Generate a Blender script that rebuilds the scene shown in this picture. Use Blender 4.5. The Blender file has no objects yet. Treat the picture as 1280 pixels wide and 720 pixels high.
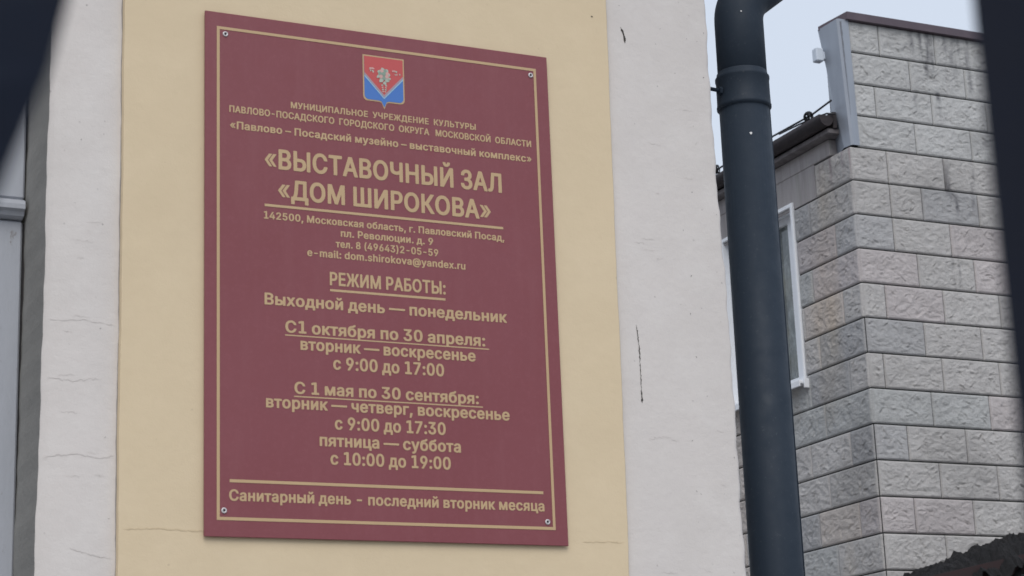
import bpy, math, json, random
import numpy as np
from mathutils import Vector, Matrix

# ---------------------------------------------------------------- camera, light, exposure
scene = bpy.context.scene
Z0 = 2.75                      # height of the middle of the sign above the ground
YAW, PITCH, ROLL, FPX = 0.445983, 0.263354, 0.039109, 2533.087607
CAM = Vector((-1.545236, -3.842824, -1.142687 + Z0))
fwd = Vector((math.sin(YAW) * math.cos(PITCH), math.cos(YAW) * math.cos(PITCH), math.sin(PITCH)))
rgt0 = Vector((math.cos(YAW), -math.sin(YAW), 0))
dwn0 = fwd.cross(rgt0)
rgt = rgt0 * math.cos(ROLL) + dwn0 * math.sin(ROLL)
dwn = -rgt0 * math.sin(ROLL) + dwn0 * math.cos(ROLL)
cd = bpy.data.cameras.new('camera')
cd.sensor_width = 36.0
cd.lens = FPX * 36.0 / 1280.0
cd.clip_start, cd.clip_end = 0.02, 2000
cd.dof.use_dof = True
cd.dof.focus_distance = 6.2
cd.dof.aperture_fstop = 12.5
cam = bpy.data.objects.new('camera', cd)
scene.collection.objects.link(cam)
cam.matrix_world = Matrix(((rgt.x, -dwn.x, -fwd.x, CAM.x), (rgt.y, -dwn.y, -fwd.y, CAM.y),
                           (rgt.z, -dwn.z, -fwd.z, CAM.z), (0, 0, 0, 1)))
scene.camera = cam

SUN_EL, SUN_AZ = math.radians(48), math.radians(200)     # azimuth clockwise from +Y
world = bpy.data.worlds.new('World')
scene.world = world
world.use_nodes = True
wn = world.node_tree
wn.nodes.clear()
sky = wn.nodes.new('ShaderNodeTexSky')
sky.sky_type = 'NISHITA'
sky.sun_disc = False
sky.sun_elevation = SUN_EL
sky.sun_rotation = SUN_AZ
sky.dust_density = 4.0
sky.air_density = 1.5
cover = wn.nodes.new('ShaderNodeMixRGB')                 # thin even cloud over the blue
cover.inputs[0].default_value = 0.82
cover.inputs[2].default_value = (6.2, 6.8, 7.85, 1)
wn.links.new(sky.outputs[0], cover.inputs[1])
bg = wn.nodes.new('ShaderNodeBackground')
bg.inputs[1].default_value = 0.085
wn.links.new(cover.outputs[0], bg.inputs[0])
wo = wn.nodes.new('ShaderNodeOutputWorld')
wn.links.new(bg.outputs[0], wo.inputs[0])

sd = bpy.data.lights.new('sun', 'SUN')
sd.energy = 1.0
sd.angle = math.radians(40)
sd.color = (1.0, 0.97, 0.93)
sun = bpy.data.objects.new('sun', sd)
scene.collection.objects.link(sun)
sv = Vector((math.sin(SUN_AZ) * math.cos(SUN_EL), math.cos(SUN_AZ) * math.cos(SUN_EL), math.sin(SUN_EL)))
sun.rotation_euler = sv.to_track_quat('Z', 'Y').to_euler()

scene.view_settings.view_transform = 'Standard'
scene.view_settings.look = 'None'
scene.view_settings.gamma = 1.0
scene.view_settings.exposure = 0.5

rnd = random.Random(7)

# ---------------------------------------------------------------- helpers
def link(o, parent=None):
    scene.collection.objects.link(o)
    if parent is not None:
        o.parent = parent
    return o

def empty(name, loc, label, cat, group=None):
    o = link(bpy.data.objects.new(name, None))
    o.location = loc
    o.empty_display_size = 0.05
    o['label'] = label
    o['category'] = cat
    if group:
        o['group'] = group
    return o

class MB:
    """collects faces in world coordinates; build() makes one mesh object"""
    def __init__(s):
        s.v, s.f, s.sm, s.mi = [], [], [], []
    def add(s, vs, fs, smooth=False, mi=0):
        n = len(s.v)
        s.v += [tuple(p) for p in vs]
        s.f += [tuple(i + n for i in f) for f in fs]
        s.sm += [smooth] * len(fs)
        s.mi += [mi] * len(fs)
        return s
    def box(s, a, b, bev=0.0, mi=0):
        (x0, y0, z0), (x1, y1, z1) = a, b
        if bev <= 0:
            vs = [(x, y, z) for z in (z0, z1) for y in (y0, y1) for x in (x0, x1)]
            return s.add(vs, [(0, 2, 3, 1), (4, 5, 7, 6), (0, 1, 5, 4), (2, 6, 7, 3), (0, 4, 6, 2), (1, 3, 7, 5)], mi=mi)
        c = ((x0 + x1) / 2, (y0 + y1) / 2, (z0 + z1) / 2)
        h = ((x1 - x0) / 2, (y1 - y0) / 2, (z1 - z0) / 2)
        vs, idx = [], {}
        for sx in (-1, 1):
            for sy in (-1, 1):
                for sz in (-1, 1):
                    sg = (sx, sy, sz)
                    for ax in range(3):
                        idx[(sg, ax)] = len(vs)
                        vs.append(tuple(c[k] + sg[k] * (h[k] if k == ax else h[k] - bev) for k in range(3)))
        fs = []
        for ax in range(3):
            u, w = [k for k in range(3) if k != ax]
            for d in (-1, 1):
                q = []
                for su, sw in ((-1, -1), (1, -1), (1, 1), (-1, 1)):
                    g = [0, 0, 0]; g[ax] = d; g[u] = su; g[w] = sw
                    q.append(idx[(tuple(g), ax)])
                fs.append(tuple(q))
            for du in (-1, 1):
                for dw in (-1, 1):
                    g0 = [0, 0, 0]; g0[u] = du; g0[w] = dw
                    q = []
                    for t, aa in ((-1, u), (1, u), (1, w), (-1, w)):
                        g = list(g0); g[ax] = t
                        q.append(idx[(tuple(g), aa)])
                    fs.append(tuple(q))
        for sx in (-1, 1):
            for sy in (-1, 1):
                for sz in (-1, 1):
                    fs.append(tuple(idx[((sx, sy, sz), ax)] for ax in range(3)))
        return s.add(vs, fs, mi=mi)
    def tube(s, pts, rad, n=24, cap=True, smooth=True, mi=0):
        pts = [Vector(p) for p in pts]
        if not hasattr(rad, '__len__'):
            rad = [rad] * len(pts)
        ref = None
        vs = []
        for i, p in enumerate(pts):
            t = (pts[min(i + 1, len(pts) - 1)] - pts[max(i - 1, 0)]).normalized()
            if ref is None:
                ref = t.orthogonal().normalized()
            ref = (ref - t * ref.dot(t)).normalized()
            bn = t.cross(ref)
            for k in range(n):
                a = 2 * math.pi * k / n
                vs.append(p + (ref * math.cos(a) + bn * math.sin(a)) * rad[i])
        fs = []
        for i in range(len(pts) - 1):
            for k in range(n):
                fs.append((i * n + k, i * n + (k + 1) % n, (i + 1) * n + (k + 1) % n, (i + 1) * n + k))
        s.add(vs, fs, smooth, mi)
        if cap:
            m = len(s.v) - len(vs)
            s.f.append(tuple(m + k for k in reversed(range(n)))); s.sm.append(False); s.mi.append(mi)
            m += (len(pts) - 1) * n
            s.f.append(tuple(m + k for k in range(n))); s.sm.append(False); s.mi.append(mi)
        return s
    def build(s, name, mats, parent=None, origin=None):
        me = bpy.data.meshes.new(name)
        inv = None
        vs = s.v
        o = bpy.data.objects.new(name, me)
        link(o)
        base = Vector((0, 0, 0))
        if parent is not None:
            o.parent = parent
            base = world_loc(parent)
        if origin is not None:
            o.location = Vector(origin) - base
            base = Vector(origin)
        me.from_pydata([(p[0] - base.x, p[1] - base.y, p[2] - base.z) for p in vs], [], s.f)
        me.polygons.foreach_set('use_smooth', s.sm)
        me.polygons.foreach_set('material_index', s.mi)
        for m in (mats if isinstance(mats, (list, tuple)) else [mats]):
            me.materials.append(m)
        me.update()
        import bmesh
        bm = bmesh.new(); bm.from_mesh(me)
        if len(bm.faces) < 60000:
            bmesh.ops.recalc_face_normals(bm, faces=bm.faces)
        bm.to_mesh(me); bm.free()
        return o

def world_loc(o):
    p = Vector((0, 0, 0))
    while o is not None:
        p += o.location
        o = o.parent
    return p

def structure(o):
    o['kind'] = 'structure'
    return o

# ---------------------------------------------------------------- materials
def srgb(r, g, b):
    f = lambda c: (c / 255 / 12.92) if c / 255 <= 0.04045 else ((c / 255 + 0.055) / 1.055) ** 2.4
    return (f(r), f(g), f(b), 1)

class Mat:
    def __init__(s, name, col, rough=0.7, metal=0.0, spec=0.5):
        s.m = bpy.data.materials.new(name)
        s.m.use_nodes = True
        s.t = s.m.node_tree
        s.p = s.t.nodes['Principled BSDF']
        s.p.inputs['Base Color'].default_value = col
        s.p.inputs['Roughness'].default_value = rough
        s.p.inputs['Metallic'].default_value = metal
        s.p.inputs['Specular IOR Level'].default_value = spec
        s.col = None
        s.base = col
        s.nrm = None
        s.tc = s.t.nodes.new('ShaderNodeNewGeometry').outputs['Position']
    def n(s, kind, **kw):
        nd = s.t.nodes.new(kind)
        for k, v in kw.items():
            setattr(nd, k, v)
        return nd
    def coords(s, scale=(1, 1, 1)):
        mp = s.n('ShaderNodeMapping')
        mp.inputs['Scale'].default_value = scale
        s.t.links.new(s.tc, mp.inputs[0])
        return mp.outputs[0]
    def noise(s, scale, detail=5, rough=0.55, stretch=(1, 1, 1), dist=0.0):
        nd = s.n('ShaderNodeTexNoise')
        nd.inputs['Scale'].default_value = scale
        nd.inputs['Detail'].default_value = detail
        nd.inputs['Roughness'].default_value = rough
        nd.inputs['Distortion'].default_value = dist
        s.t.links.new(s.coords(stretch), nd.inputs['Vector'])
        return nd.outputs['Fac']
    def voro(s, scale, stretch=(1, 1, 1), feature='F1'):
        nd = s.n('ShaderNodeTexVoronoi', feature=feature)
        nd.inputs['Scale'].default_value = scale
        s.t.links.new(s.coords(stretch), nd.inputs['Vector'])
        return nd.outputs['Distance']
    def ramp(s, fac, a, b, va=0.0, vb=1.0):
        nd = s.n('ShaderNodeMapRange')
        nd.clamp = True
        for i, v in enumerate((a, b, va, vb)):
            nd.inputs[i + 1].default_value = v
        s.t.links.new(fac, nd.inputs[0])
        return nd.outputs[0]
    def mul(s, a, b):
        nd = s.n('ShaderNodeMath', operation='MULTIPLY')
        s.t.links.new(a, nd.inputs[0])
        if hasattr(b, 'links'):
            s.t.links.new(b, nd.inputs[1])
        else:
            nd.inputs[1].default_value = b
        return nd.outputs[0]
    def tint(s, fac, col, mode='MIX'):
        nd = s.n('ShaderNodeMixRGB', blend_type=mode)
        s.t.links.new(fac, nd.inputs[0])
        if s.col is None:
            nd.inputs[1].default_value = s.base
        else:
            s.t.links.new(s.col, nd.inputs[1])
        nd.inputs[2].default_value = col
        s.col = nd.outputs[0]
        s.t.links.new(s.col, s.p.inputs['Base Color'])
        return s
    def bump(s, h, dist, strength=1.0):
        nd = s.n('ShaderNodeBump')
        nd.inputs['Distance'].default_value = dist
        nd.inputs['Strength'].default_value = strength
        s.t.links.new(h, nd.inputs['Height'])
        if s.nrm is not None:
            s.t.links.new(s.nrm, nd.inputs['Normal'])
        s.nrm = nd.outputs[0]
        s.t.links.new(s.nrm, s.p.inputs['Normal'])
        return s
    def roughvar(s, fac, a, b):
        s.t.links.new(s.ramp(fac, 0.3, 0.7, a, b), s.p.inputs['Roughness'])
        return s

def plaster(name, col, dark, light, k=1.0):
    m = Mat(name, col, 0.9, spec=0.25)
    m.tint(m.ramp(m.noise(1.6, 6, 0.6), 0.35, 0.7, 0, 0.75), dark)
    m.tint(m.ramp(m.noise(9, 6, 0.65), 0.45, 0.75, 0, 0.55), light)
    m.tint(m.ramp(m.noise(55, 4, 0.6, (1, 1, 0.8)), 0.58, 0.75, 0, 0.28), dark)
    # scattered pits and flecks
    v = m.ramp(m.voro(26), 0.035, 0.075, 1, 0)
    m.tint(m.mul(m.mul(v, m.ramp(m.noise(3.1, 3), 0.5, 0.62)), 0.55), (dark[0] * .35, dark[1] * .33, dark[2] * .32, 1))
    m.bump(m.noise(4, 4), 0.006, 0.6)
    m.bump(m.noise(16, 5, 0.6, (1, 1, 1.8)), 0.003, 0.45 * k)
    m.bump(m.noise(60, 6, 0.65), 0.0024, 0.8 * k)
    m.bump(m.noise(320, 3), 0.0005, 0.6)
    return m

M_white = plaster('white_plaster', (0.67, 0.63, 0.605, 1), (0.60, 0.567, 0.543, 1), (0.71, 0.68, 0.655, 1), 0.55)
M_yellow = plaster('yellow_plaster', (0.69, 0.567, 0.39, 1), (0.645, 0.527, 0.36, 1), (0.725, 0.60, 0.42, 1), 0.3)
M_shaded_reveal = plaster('shaded_reveal_plaster', (0.30, 0.295, 0.28, 1), (0.26, 0.255, 0.24, 1), (0.33, 0.325, 0.31, 1))  # shade inside the window recess is put into this darker plaster

M_jointshade = Mat('joint_shade', (0.30, 0.28, 0.27, 1), 1.0, spec=0.1).m
m = Mat('plaster_crack', (0.07, 0.065, 0.06, 1), 1.0, spec=0.1); M_crack = m.m
m = Mat('hairline_crack', (0.575, 0.54, 0.515, 1), 1.0, spec=0.1); M_hair = m.m
m = Mat('hairline_crack_yellow', (0.615, 0.50, 0.335, 1), 1.0, spec=0.1); M_hair_y = m.m

m = Mat('sign_maroon', (0.212, 0.052, 0.062, 1), 0.45, spec=0.5)
m.tint(m.ramp(m.noise(3, 5, 0.6), 0.35, 0.7, 0, 0.5), (0.24, 0.068, 0.083, 1))
m.tint(m.ramp(m.noise(120, 4, 0.7), 0.5, 0.8, 0, 0.3), (0.285, 0.095, 0.112, 1))
m.tint(m.ramp(m.noise(22, 6, 0.7, (1, 1, 0.12)), 0.5, 0.85, 0, 0.22), (0.30, 0.12, 0.13, 1))
m.roughvar(m.noise(30, 4), 0.4, 0.6)
m.bump(m.noise(2.2, 2), 0.004, 0.35)
m.bump(m.noise(400, 2), 0.0002, 0.4)
M_sign = m.m
m = Mat('sign_edge', (0.10, 0.03, 0.036, 1), 0.6); M_sign_edge = m.m
m = Mat('sign_gold', (0.525, 0.37, 0.205, 1), 0.5)
m.tint(m.ramp(m.noise(18, 5, 0.6), 0.4, 0.75, 0, 0.5), (0.47, 0.32, 0.18, 1))
m.tint(m.ramp(m.noise(260, 3, 0.7), 0.5, 0.75, 0, 0.25), (0.44, 0.26, 0.17, 1))
M_gold = m.m
M_ered = Mat('emblem_red', (0.52, 0.085, 0.085, 1), 0.5).m
M_eblue = Mat('emblem_blue', (0.06, 0.18, 0.52, 1), 0.5).m
M_esky = Mat('emblem_light_blue', (0.30, 0.52, 0.72, 1), 0.5).m
M_egrey = Mat('emblem_grey', (0.36, 0.28, 0.33, 1), 0.5).m
M_epale = Mat('emblem_pale_green', (0.42, 0.47, 0.40, 1), 0.5).m
M_epale2 = Mat('emblem_green', (0.25, 0.33, 0.27, 1), 0.5).m
M_epink = Mat('emblem_pink', (0.62, 0.36, 0.33, 1), 0.5).m
M_screw = Mat('screw_zinc', (0.62, 0.59, 0.60, 1), 0.38, 0.25).m
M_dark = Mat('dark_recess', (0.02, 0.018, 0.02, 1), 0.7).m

m = Mat('old_white_paint', (0.42, 0.44, 0.485, 1), 0.6)
m.tint(m.ramp(m.noise(14, 6, 0.7, (1, 1, 0.12)), 0.45, 0.72, 0, 0.7), (0.36, 0.38, 0.42, 1))
m.tint(m.ramp(m.noise(60, 6, 0.75, (1, 1, 0.5)), 0.62, 0.7, 0, 0.85), (0.22, 0.20, 0.19, 1))
m.bump(m.noise(60, 6, 0.75, (1, 1, 0.5)), 0.0015, 0.7)
M_oldpaint = m.m
m = Mat('dusty_glass', (0.05, 0.065, 0.09, 1), 0.12, spec=0.6)
m.tint(m.ramp(m.noise(8, 5), 0.4, 0.7, 0, 0.4), (0.12, 0.13, 0.15, 1))
M_glass = m.m
m = Mat('window_glass', (0.10, 0.115, 0.115, 1), 0.06, spec=0.8)
m.tint(m.ramp(m.noise(7, 7, 0.75, (1, 1, 0.6)), 0.45, 0.62, 0, 0.8), (0.30, 0.33, 0.33, 1))  # pale mottling painted in place of reflections in the pane
m.tint(m.ramp(m.noise(2.2, 3), 0.5, 0.65, 0, 0.6), (0.15, 0.15, 0.11, 1))
M_wglass = m.m
m = Mat('white_plastic', (0.82, 0.84, 0.87, 1), 0.35)
m.tint(m.ramp(m.noise(5, 4, 0.6, (1, 1, 0.3)), 0.45, 0.7, 0, 0.4), (0.74, 0.76, 0.80, 1))
M_pvc = m.m
m = Mat('pipe_paint', (0.015, 0.025, 0.040, 1), 0.62, spec=0.3)
m.tint(m.ramp(m.noise(6, 6, 0.6, (3, 3, 0.25)), 0.42, 0.72, 0, 0.6), (0.022, 0.033, 0.050, 1))
m.tint(m.ramp(m.noise(110, 5, 0.7), 0.6, 0.74, 0, 0.35), (0.10, 0.11, 0.12, 1))
m.roughvar(m.noise(25, 5), 0.56, 0.74)
m.bump(m.noise(8, 3), 0.002, 0.4)
M_pipe = m.m
M_speck = Mat('bird_lime', (0.7, 0.7, 0.7, 1), 0.8).m
m = Mat('fence_paint', (0.0055, 0.0095, 0.022, 1), 0.6, spec=0.2)
m.tint(m.ramp(m.noise(60, 5), 0.45, 0.7, 0, 0.6), (0.0075, 0.0105, 0.020, 1))
M_fence = m.m

m = Mat('stone_cladding', (0.4, 0.4, 0.41, 1), 0.92, spec=0.25)
at = m.n('ShaderNodeAttribute', attribute_name='tone')
m.col = at.outputs['Color']
m.tint(m.ramp(m.noise(5, 6, 0.65), 0.38, 0.7, 0, 0.45), (0.78, 0.77, 0.78, 1), 'MULTIPLY')
m.tint(m.ramp(m.noise(38, 6, 0.7), 0.45, 0.75, 0, 0.5), (0.72, 0.71, 0.72, 1), 'MULTIPLY')
m.tint(m.ramp(m.noise(150, 4, 0.7), 0.5, 0.78, 0, 0.45), (0.62, 0.61, 0.6, 1), 'MULTIPLY')
m.bump(m.noise(38, 8, 0.7, (1, 1, 1.6), 0.8), 0.010, 0.9)
m.bump(m.noise(120, 6, 0.72), 0.004, 0.9)
M_stone = m.m
m = Mat('joint_mortar', (0.035, 0.038, 0.036, 1), 1.0, spec=0.1)
m.tint(m.ramp(m.noise(3, 4), 0.45, 0.7), (0.07, 0.075, 0.068, 1))
M_joint = m.m
m = Mat('plain_render', (0.36, 0.34, 0.34, 1), 0.95, spec=0.2)
m.tint(m.ramp(m.noise(5, 6, 0.65, (4, 4, 0.35)), 0.42, 0.7), (0.27, 0.25, 0.25, 1))
m.tint(m.ramp(m.noise(8, 5, 0.65, (4, 4, 0.2)), 0.55, 0.8, 0, 0.8), (0.30, 0.33, 0.28, 1))
m.bump(m.noise(80, 5), 0.002, 0.6)
M_render = m.m
m = Mat('galvanised_sheet', (0.33, 0.36, 0.41, 1), 0.5, 0.35)
m.tint(m.ramp(m.noise(4, 6, 0.6, (3, 3, 0.4)), 0.4, 0.72, 0, 0.7), (0.24, 0.265, 0.31, 1))
m.tint(m.ramp(m.noise(40, 5, 0.7), 0.6, 0.75, 0, 0.5), (0.42, 0.44, 0.47, 1))
m.bump(m.noise(7, 3), 0.004, 0.5)
M_galv = m.m
M_galvdark = Mat('sheet_grime', (0.17, 0.18, 0.205, 1), 0.8).m
m = Mat('brown_metal', (0.085, 0.062, 0.078, 1), 0.5)
m.tint(m.ramp(m.noise(9, 5), 0.4, 0.7, 0, 0.6), (0.115, 0.085, 0.10, 1))
M_brown = m.m
m = Mat('dark_brown_gutter', (0.020, 0.015, 0.018, 1), 0.7)
m.tint(m.ramp(m.noise(12, 6, 0.7, (1, 1, 3)), 0.42, 0.7, 0, 0.7), (0.042, 0.032, 0.034, 1))
M_gutter = m.m
m = Mat('soffit_board', (0.12, 0.108, 0.112, 1), 0.85)
m.tint(m.ramp(m.noise(12, 5, 0.7), 0.42, 0.7, 0, 0.7), (0.24, 0.225, 0.23, 1))
M_soffit = m.m
M_cable = Mat('black_cable', (0.012, 0.012, 0.016, 1), 0.6).m
M_palebox = Mat('pale_plastic_box', (0.60, 0.66, 0.74, 1), 0.6).m
m = Mat('roofing_felt', (0.009, 0.0085, 0.010, 1), 0.8)
m.tint(m.ramp(m.noise(18, 7, 0.7), 0.5, 0.72, 0, 0.8), (0.034, 0.030, 0.032, 1))
m.bump(m.noise(34, 8, 0.75, (1, 1, 2), 1.5), 0.03, 1.0)
M_felt = m.m
m = Mat('rusty_red_board', (0.030, 0.013, 0.014, 1), 0.8)
m.tint(m.ramp(m.noise(12, 6, 0.7), 0.42, 0.7, 0, 0.8), (0.02, 0.013, 0.013, 1))
M_redboard = m.m
m = Mat('dark_planks', (0.055, 0.050, 0.050, 1), 0.9)
m.tint(m.ramp(m.noise(10, 6, 0.7, (3, 3, 0.2)), 0.42, 0.7, 0, 0.8), (0.09, 0.08, 0.075, 1))
M_planks = m.m
m = Mat('asphalt', (0.05, 0.05, 0.052, 1), 0.9)
m.tint(m.ramp(m.noise(60, 5), 0.45, 0.7, 0, 0.6), (0.085, 0.085, 0.085, 1))
m.bump(m.noise(180, 4), 0.004, 0.6)
M_asphalt = m.m
m = Mat('paving', (0.27, 0.26, 0.25, 1), 0.9)
m.tint(m.ramp(m.noise(5, 6), 0.4, 0.7, 0, 0.7), (0.20, 0.195, 0.19, 1))
M_paving = m.m
m = Mat('bounce_concrete', (0.34, 0.33, 0.315, 1), 0.9)
m.tint(m.ramp(m.noise(3, 7), 0.4, 0.7, 0, 0.7), (0.27, 0.265, 0.255, 1))
M_bounce = m.m
m = Mat('roof_sheet', (0.12, 0.075, 0.07, 1), 0.6)
m.tint(m.ramp(m.noise(4, 5), 0.4, 0.7, 0, 0.6), (0.09, 0.06, 0.058, 1))
M_roof = m.m
M_white, M_yellow, M_shaded_reveal = M_white.m, M_yellow.m, M_shaded_reveal.m

# ---------------------------------------------------------------- ground
g = MB()
g.add([(-400, -400, 0), (400, -400, 0), (400, 400, 0), (-400, 400, 0)], [(0, 1, 2, 3)])
structure(g.build('ground', M_asphalt))
g = MB()
g.box((-12, -2.6, 0.004), (4.6, 0.0, 0.13), 0.01)
structure(g.build('pavement', M_paving))
g = MB()
g.add([(0.9, 0.0, 0.006), (5.45, 0.0, 0.006), (5.45, 14, 0.006), (0.9, 14, 0.006)], [(0, 1, 2, 3)])  # unseen pale ground, added to bounce light up under the eaves
g.add([(-14, -9, 0.006), (14, -9, 0.006), (14, -2.61, 0.006), (-14, -2.61, 0.006)], [(0, 1, 2, 3)])
structure(g.build('bounce_ground', M_bounce))

# ---------------------------------------------------------------- exhibition house (the wall with the sign)
XL, XR, YF = -0.716, 0.853, 0.021          # window reveal, corner of the house, plane of the white plaster
HT = 6.2
house = empty('exhibition_house', (XR - 4, YF, 0), 'house wall in white plaster with wide yellow panel behind maroon sign', 'house')

def grid_sheet(mb, xs, zs, yf, jitter=None):
    n = len(xs)
    vs = []
    for z in zs:
        for x in xs:
            vs.append(jitter(x, z) if jitter else (x, yf, z))
    fs = [(j * n + i, j * n + i + 1, (j + 1) * n + i + 1, (j + 1) * n + i) for j in range(len(zs) - 1) for i in range(n - 1)]
    mb.add(vs, fs)

def wob(z, k):
    return math.sin(z * 7.1 + k) * .4 + math.sin(z * 17.3 + k * 2.1) * .3 + math.sin(z * 41 + k * 3.7) * .25 + math.sin(z * 97 + k) * .2

w = MB()
WX0 = -1.95                                  # far jamb of the window
WZ0, WZ1 = 0.95, 4.35
zs = [i * HT / 400 for i in range(401)]
# right pier: front sheet, rounded worn corner, right flank
def corner_pt(t, z):                         # t 0..1 runs round the corner
    e = XR + 0.006 * wob(z, 1.3) * .6 + (z - 2.75) * -0.008
    r = 0.012 + 0.004 * wob(z, 4)
    a = t * math.pi / 2
    return (e - r + r * math.sin(a), YF + r - r * math.cos(a), z)
cols = []
xsf = [XL + 0.006, -0.6, -0.4, -0.2, 0, 0.2, 0.4, 0.6, 0.75]
for z in zs:
    row = [(XL + 0.004 * wob(z, 2.2) * .6 - (2.75 - z) * 0.008, YF + 0.012, z), (XL + 0.012, YF, z)]
    row += [(x, YF, z) for x in xsf[1:]]
    row += [corner_pt(t, z) for t in (0, .25, .5, .75, 1)]
    row += [(XR - 0.002, 0.3, z), (XR - 0.002, 9.0, z)]
    cols.append(row)
n = len(cols[0])
vs = [p for r in cols for p in r]
fs = [(j * n + i, j * n + i + 1, (j + 1) * n + i + 1, (j + 1) * n + i) for j in range(len(zs) - 1) for i in range(n - 1)]
w.add(vs, fs, True)
# wall left of the window, above and below it, back and far flank
w.box((-8.0, YF, 0), (WX0, 0.45, HT))
w.box((WX0 + .001, YF + .001, 0), (XL + 0.004, 0.45, WZ0))
w.box((WX0 + .001, YF + .001, WZ1), (XL + 0.004, 0.45, HT))
w.box((-8.0, 0.451, 0), (-7.6, 9.0, HT))
w.box((-7.599, 8.6, 0), (XR - 0.01, 9.0, HT - .001))
wallmb = w

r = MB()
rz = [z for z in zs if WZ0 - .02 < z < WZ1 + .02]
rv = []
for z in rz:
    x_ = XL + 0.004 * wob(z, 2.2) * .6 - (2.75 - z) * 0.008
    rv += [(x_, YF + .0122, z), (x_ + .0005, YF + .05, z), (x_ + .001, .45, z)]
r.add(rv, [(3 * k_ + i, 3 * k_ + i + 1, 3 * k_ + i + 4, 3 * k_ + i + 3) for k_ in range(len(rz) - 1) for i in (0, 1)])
r.build('window_reveal', M_shaded_reveal, house)

# yellow panel, 15 mm proud of the white; its edges wander a little
p = MB()
PB, PT = 0.75, 4.6
pz = [PB + (PT - PB) * i / 160 for i in range(161)]
vs = []
for z in pz:
    xl = -0.5685 + 0.0012 * wob(z, .3)
    xr = 0.5578 + 0.0126 * max(-2, min(2, z - 2.80)) + 0.0014 * wob(z, 2.9)
    vs += [(xl, YF - .001, z), (xl + .001, 0.0065, z), (xl + .0025, 0.006, z), (-.3, 0.006, z), (0, 0.006, z), (.3, 0.006, z),
           (xr - .002, 0.006, z), (xr, 0.008, z), (xr, YF - .001, z)]
fs = [(j * 9 + i, j * 9 + i + 1, (j + 1) * 9 + i + 1, (j + 1) * 9 + i) for j in range(160) for i in range(8)]
fs += [tuple(range(9)), tuple(160 * 9 + i for i in reversed(range(9)))]
p.add(vs, fs)
panelmb = p
# dark strip painted as the shadow line along the panel's left side
j = MB()
zz = [PB + .01 + (PT - PB - .02) * i / 300 for i in range(301)]
vs = []
for z in zz:
    xl = -0.5685 + 0.0012 * wob(z, .3)
    wd = 0.0016 + 0.0011 * max(-1, wob(z * 1.7, 5))
    vs += [(xl - max(.0004, wd), YF - .0008, z), (xl - .0002, YF - .0008, z)]
j.add(vs, [(2 * i, 2 * i + 1, 2 * i + 3, 2 * i + 2) for i in range(300)])
j.build('panel_edge_shade', M_jointshade, house)

# cracks in the plaster
def crack(mb, pts, wd, y, seg=14, amp=0.004, seed=0):
    rr = random.Random(seed)
    out = []
    for a, b in zip(pts, pts[1:]):
        for k in range(seg):
            t = k / seg
            out.append((a[0] + (b[0] - a[0]) * t + rr.uniform(-amp, amp), a[1] + (b[1] - a[1]) * t + rr.uniform(-amp, amp)))
    out.append(pts[-1])
    vs = []
    for i, q in enumerate(out):
        q0, q1 = out[max(0, i - 1)], out[min(len(out) - 1, i + 1)]
        dx, dz = q1[0] - q0[0], q1[1] - q0[1]
        L = math.hypot(dx, dz) or 1
        h = wd * (0.25 + rr.random()) * 0.5 * min(1, (i + .6) / 4, (len(out) - i - .4) / 4)
        vs += [(q[0] - dz / L * h, y, q[1] + dx / L * h), (q[0] + dz / L * h, y, q[1] - dx / L * h)]
    mb.add(vs, [(2 * i, 2 * i + 1, 2 * i + 3, 2 * i + 2) for i in range(len(out) - 1)])

c = MB()
yc = YF - 0.0007
crack(c, [(.607, 2.70), (.611, 2.66), (.6115, 2.6), (.6105, 2.55)], .0026, yc, 16, .0011, 1)
crack(c, [(.6105, 2.552), (.6112, 2.535), (.6112, 2.522)], .0052, yc, 6, .0006, 2)
crack(c, [(.609, 3.418), (.614, 3.407), (.6175, 3.394), (.6185, 3.379)], .0056, yc, 6, .0007, 3)
rr = random.Random(5)
for k in range(46):
    x = rr.choice((rr.uniform(.6, .84), rr.uniform(.72, .845), rr.uniform(-.70, -.58)))
    z = rr.uniform(2.1, 3.5)
    crack(c, [(x, z), (x + rr.uniform(-.004, .004), z + rr.uniform(-.004, .004))], rr.uniform(.0016, .0034), yc, 3, .0006, 100 + k)
for f_ in c.f: wallmb.f.append(tuple(i + len(wallmb.v) for i in f_)); wallmb.sm.append(False); wallmb.mi.append(1)
wallmb.v += c.v
c = MB()
crack(c, [(-.712, 2.616), (-.64, 2.622), (-.574, 2.614)], .0011, yc, 14, .0015, 21)
crack(c, [(-.715, 2.345), (-.65, 2.352), (-.60, 2.345), (-.573, 2.354)], .0015, yc, 14, .0018, 22)
crack(c, [(-.66, 2.17), (-.62, 2.158), (-.574, 2.150)], .0013, yc, 14, .0018, 23)
crack(c, [(-.71, 2.50), (-.66, 2.497), (-.6, 2.505)], .0012, yc, 12, .003, 24)
crack(c, [(.62, 2.44), (.66, 2.448), (.70, 2.44)], .0011, yc, 12, .003, 27)
for k in range(26):
    x = rr.choice((rr.uniform(.6, .8), rr.uniform(-.7, -.6)))
    z = rr.uniform(2.1, 3.5)
    crack(c, [(x, z), (x + rr.uniform(.01, .05), z + rr.uniform(-.006, .006))], .0009, yc, 10, .002, 200 + k)
for f_ in c.f: wallmb.f.append(tuple(i + len(wallmb.v) for i in f_)); wallmb.sm.append(False); wallmb.mi.append(2)
wallmb.v += c.v
house_wall = wallmb.build('wall', [M_white, M_crack, M_hair], house)
c = MB()
crack(c, [(-.557, 2.206), (-.49, 2.209), (-.42, 2.206), (-.35, 2.209)], .0024, .0054, 16, .0012, 31)
crack(c, [(.44, 2.205), (.5, 2.208), (.54, 2.206)], .0018, .0054, 16, .0012, 32)
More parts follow.
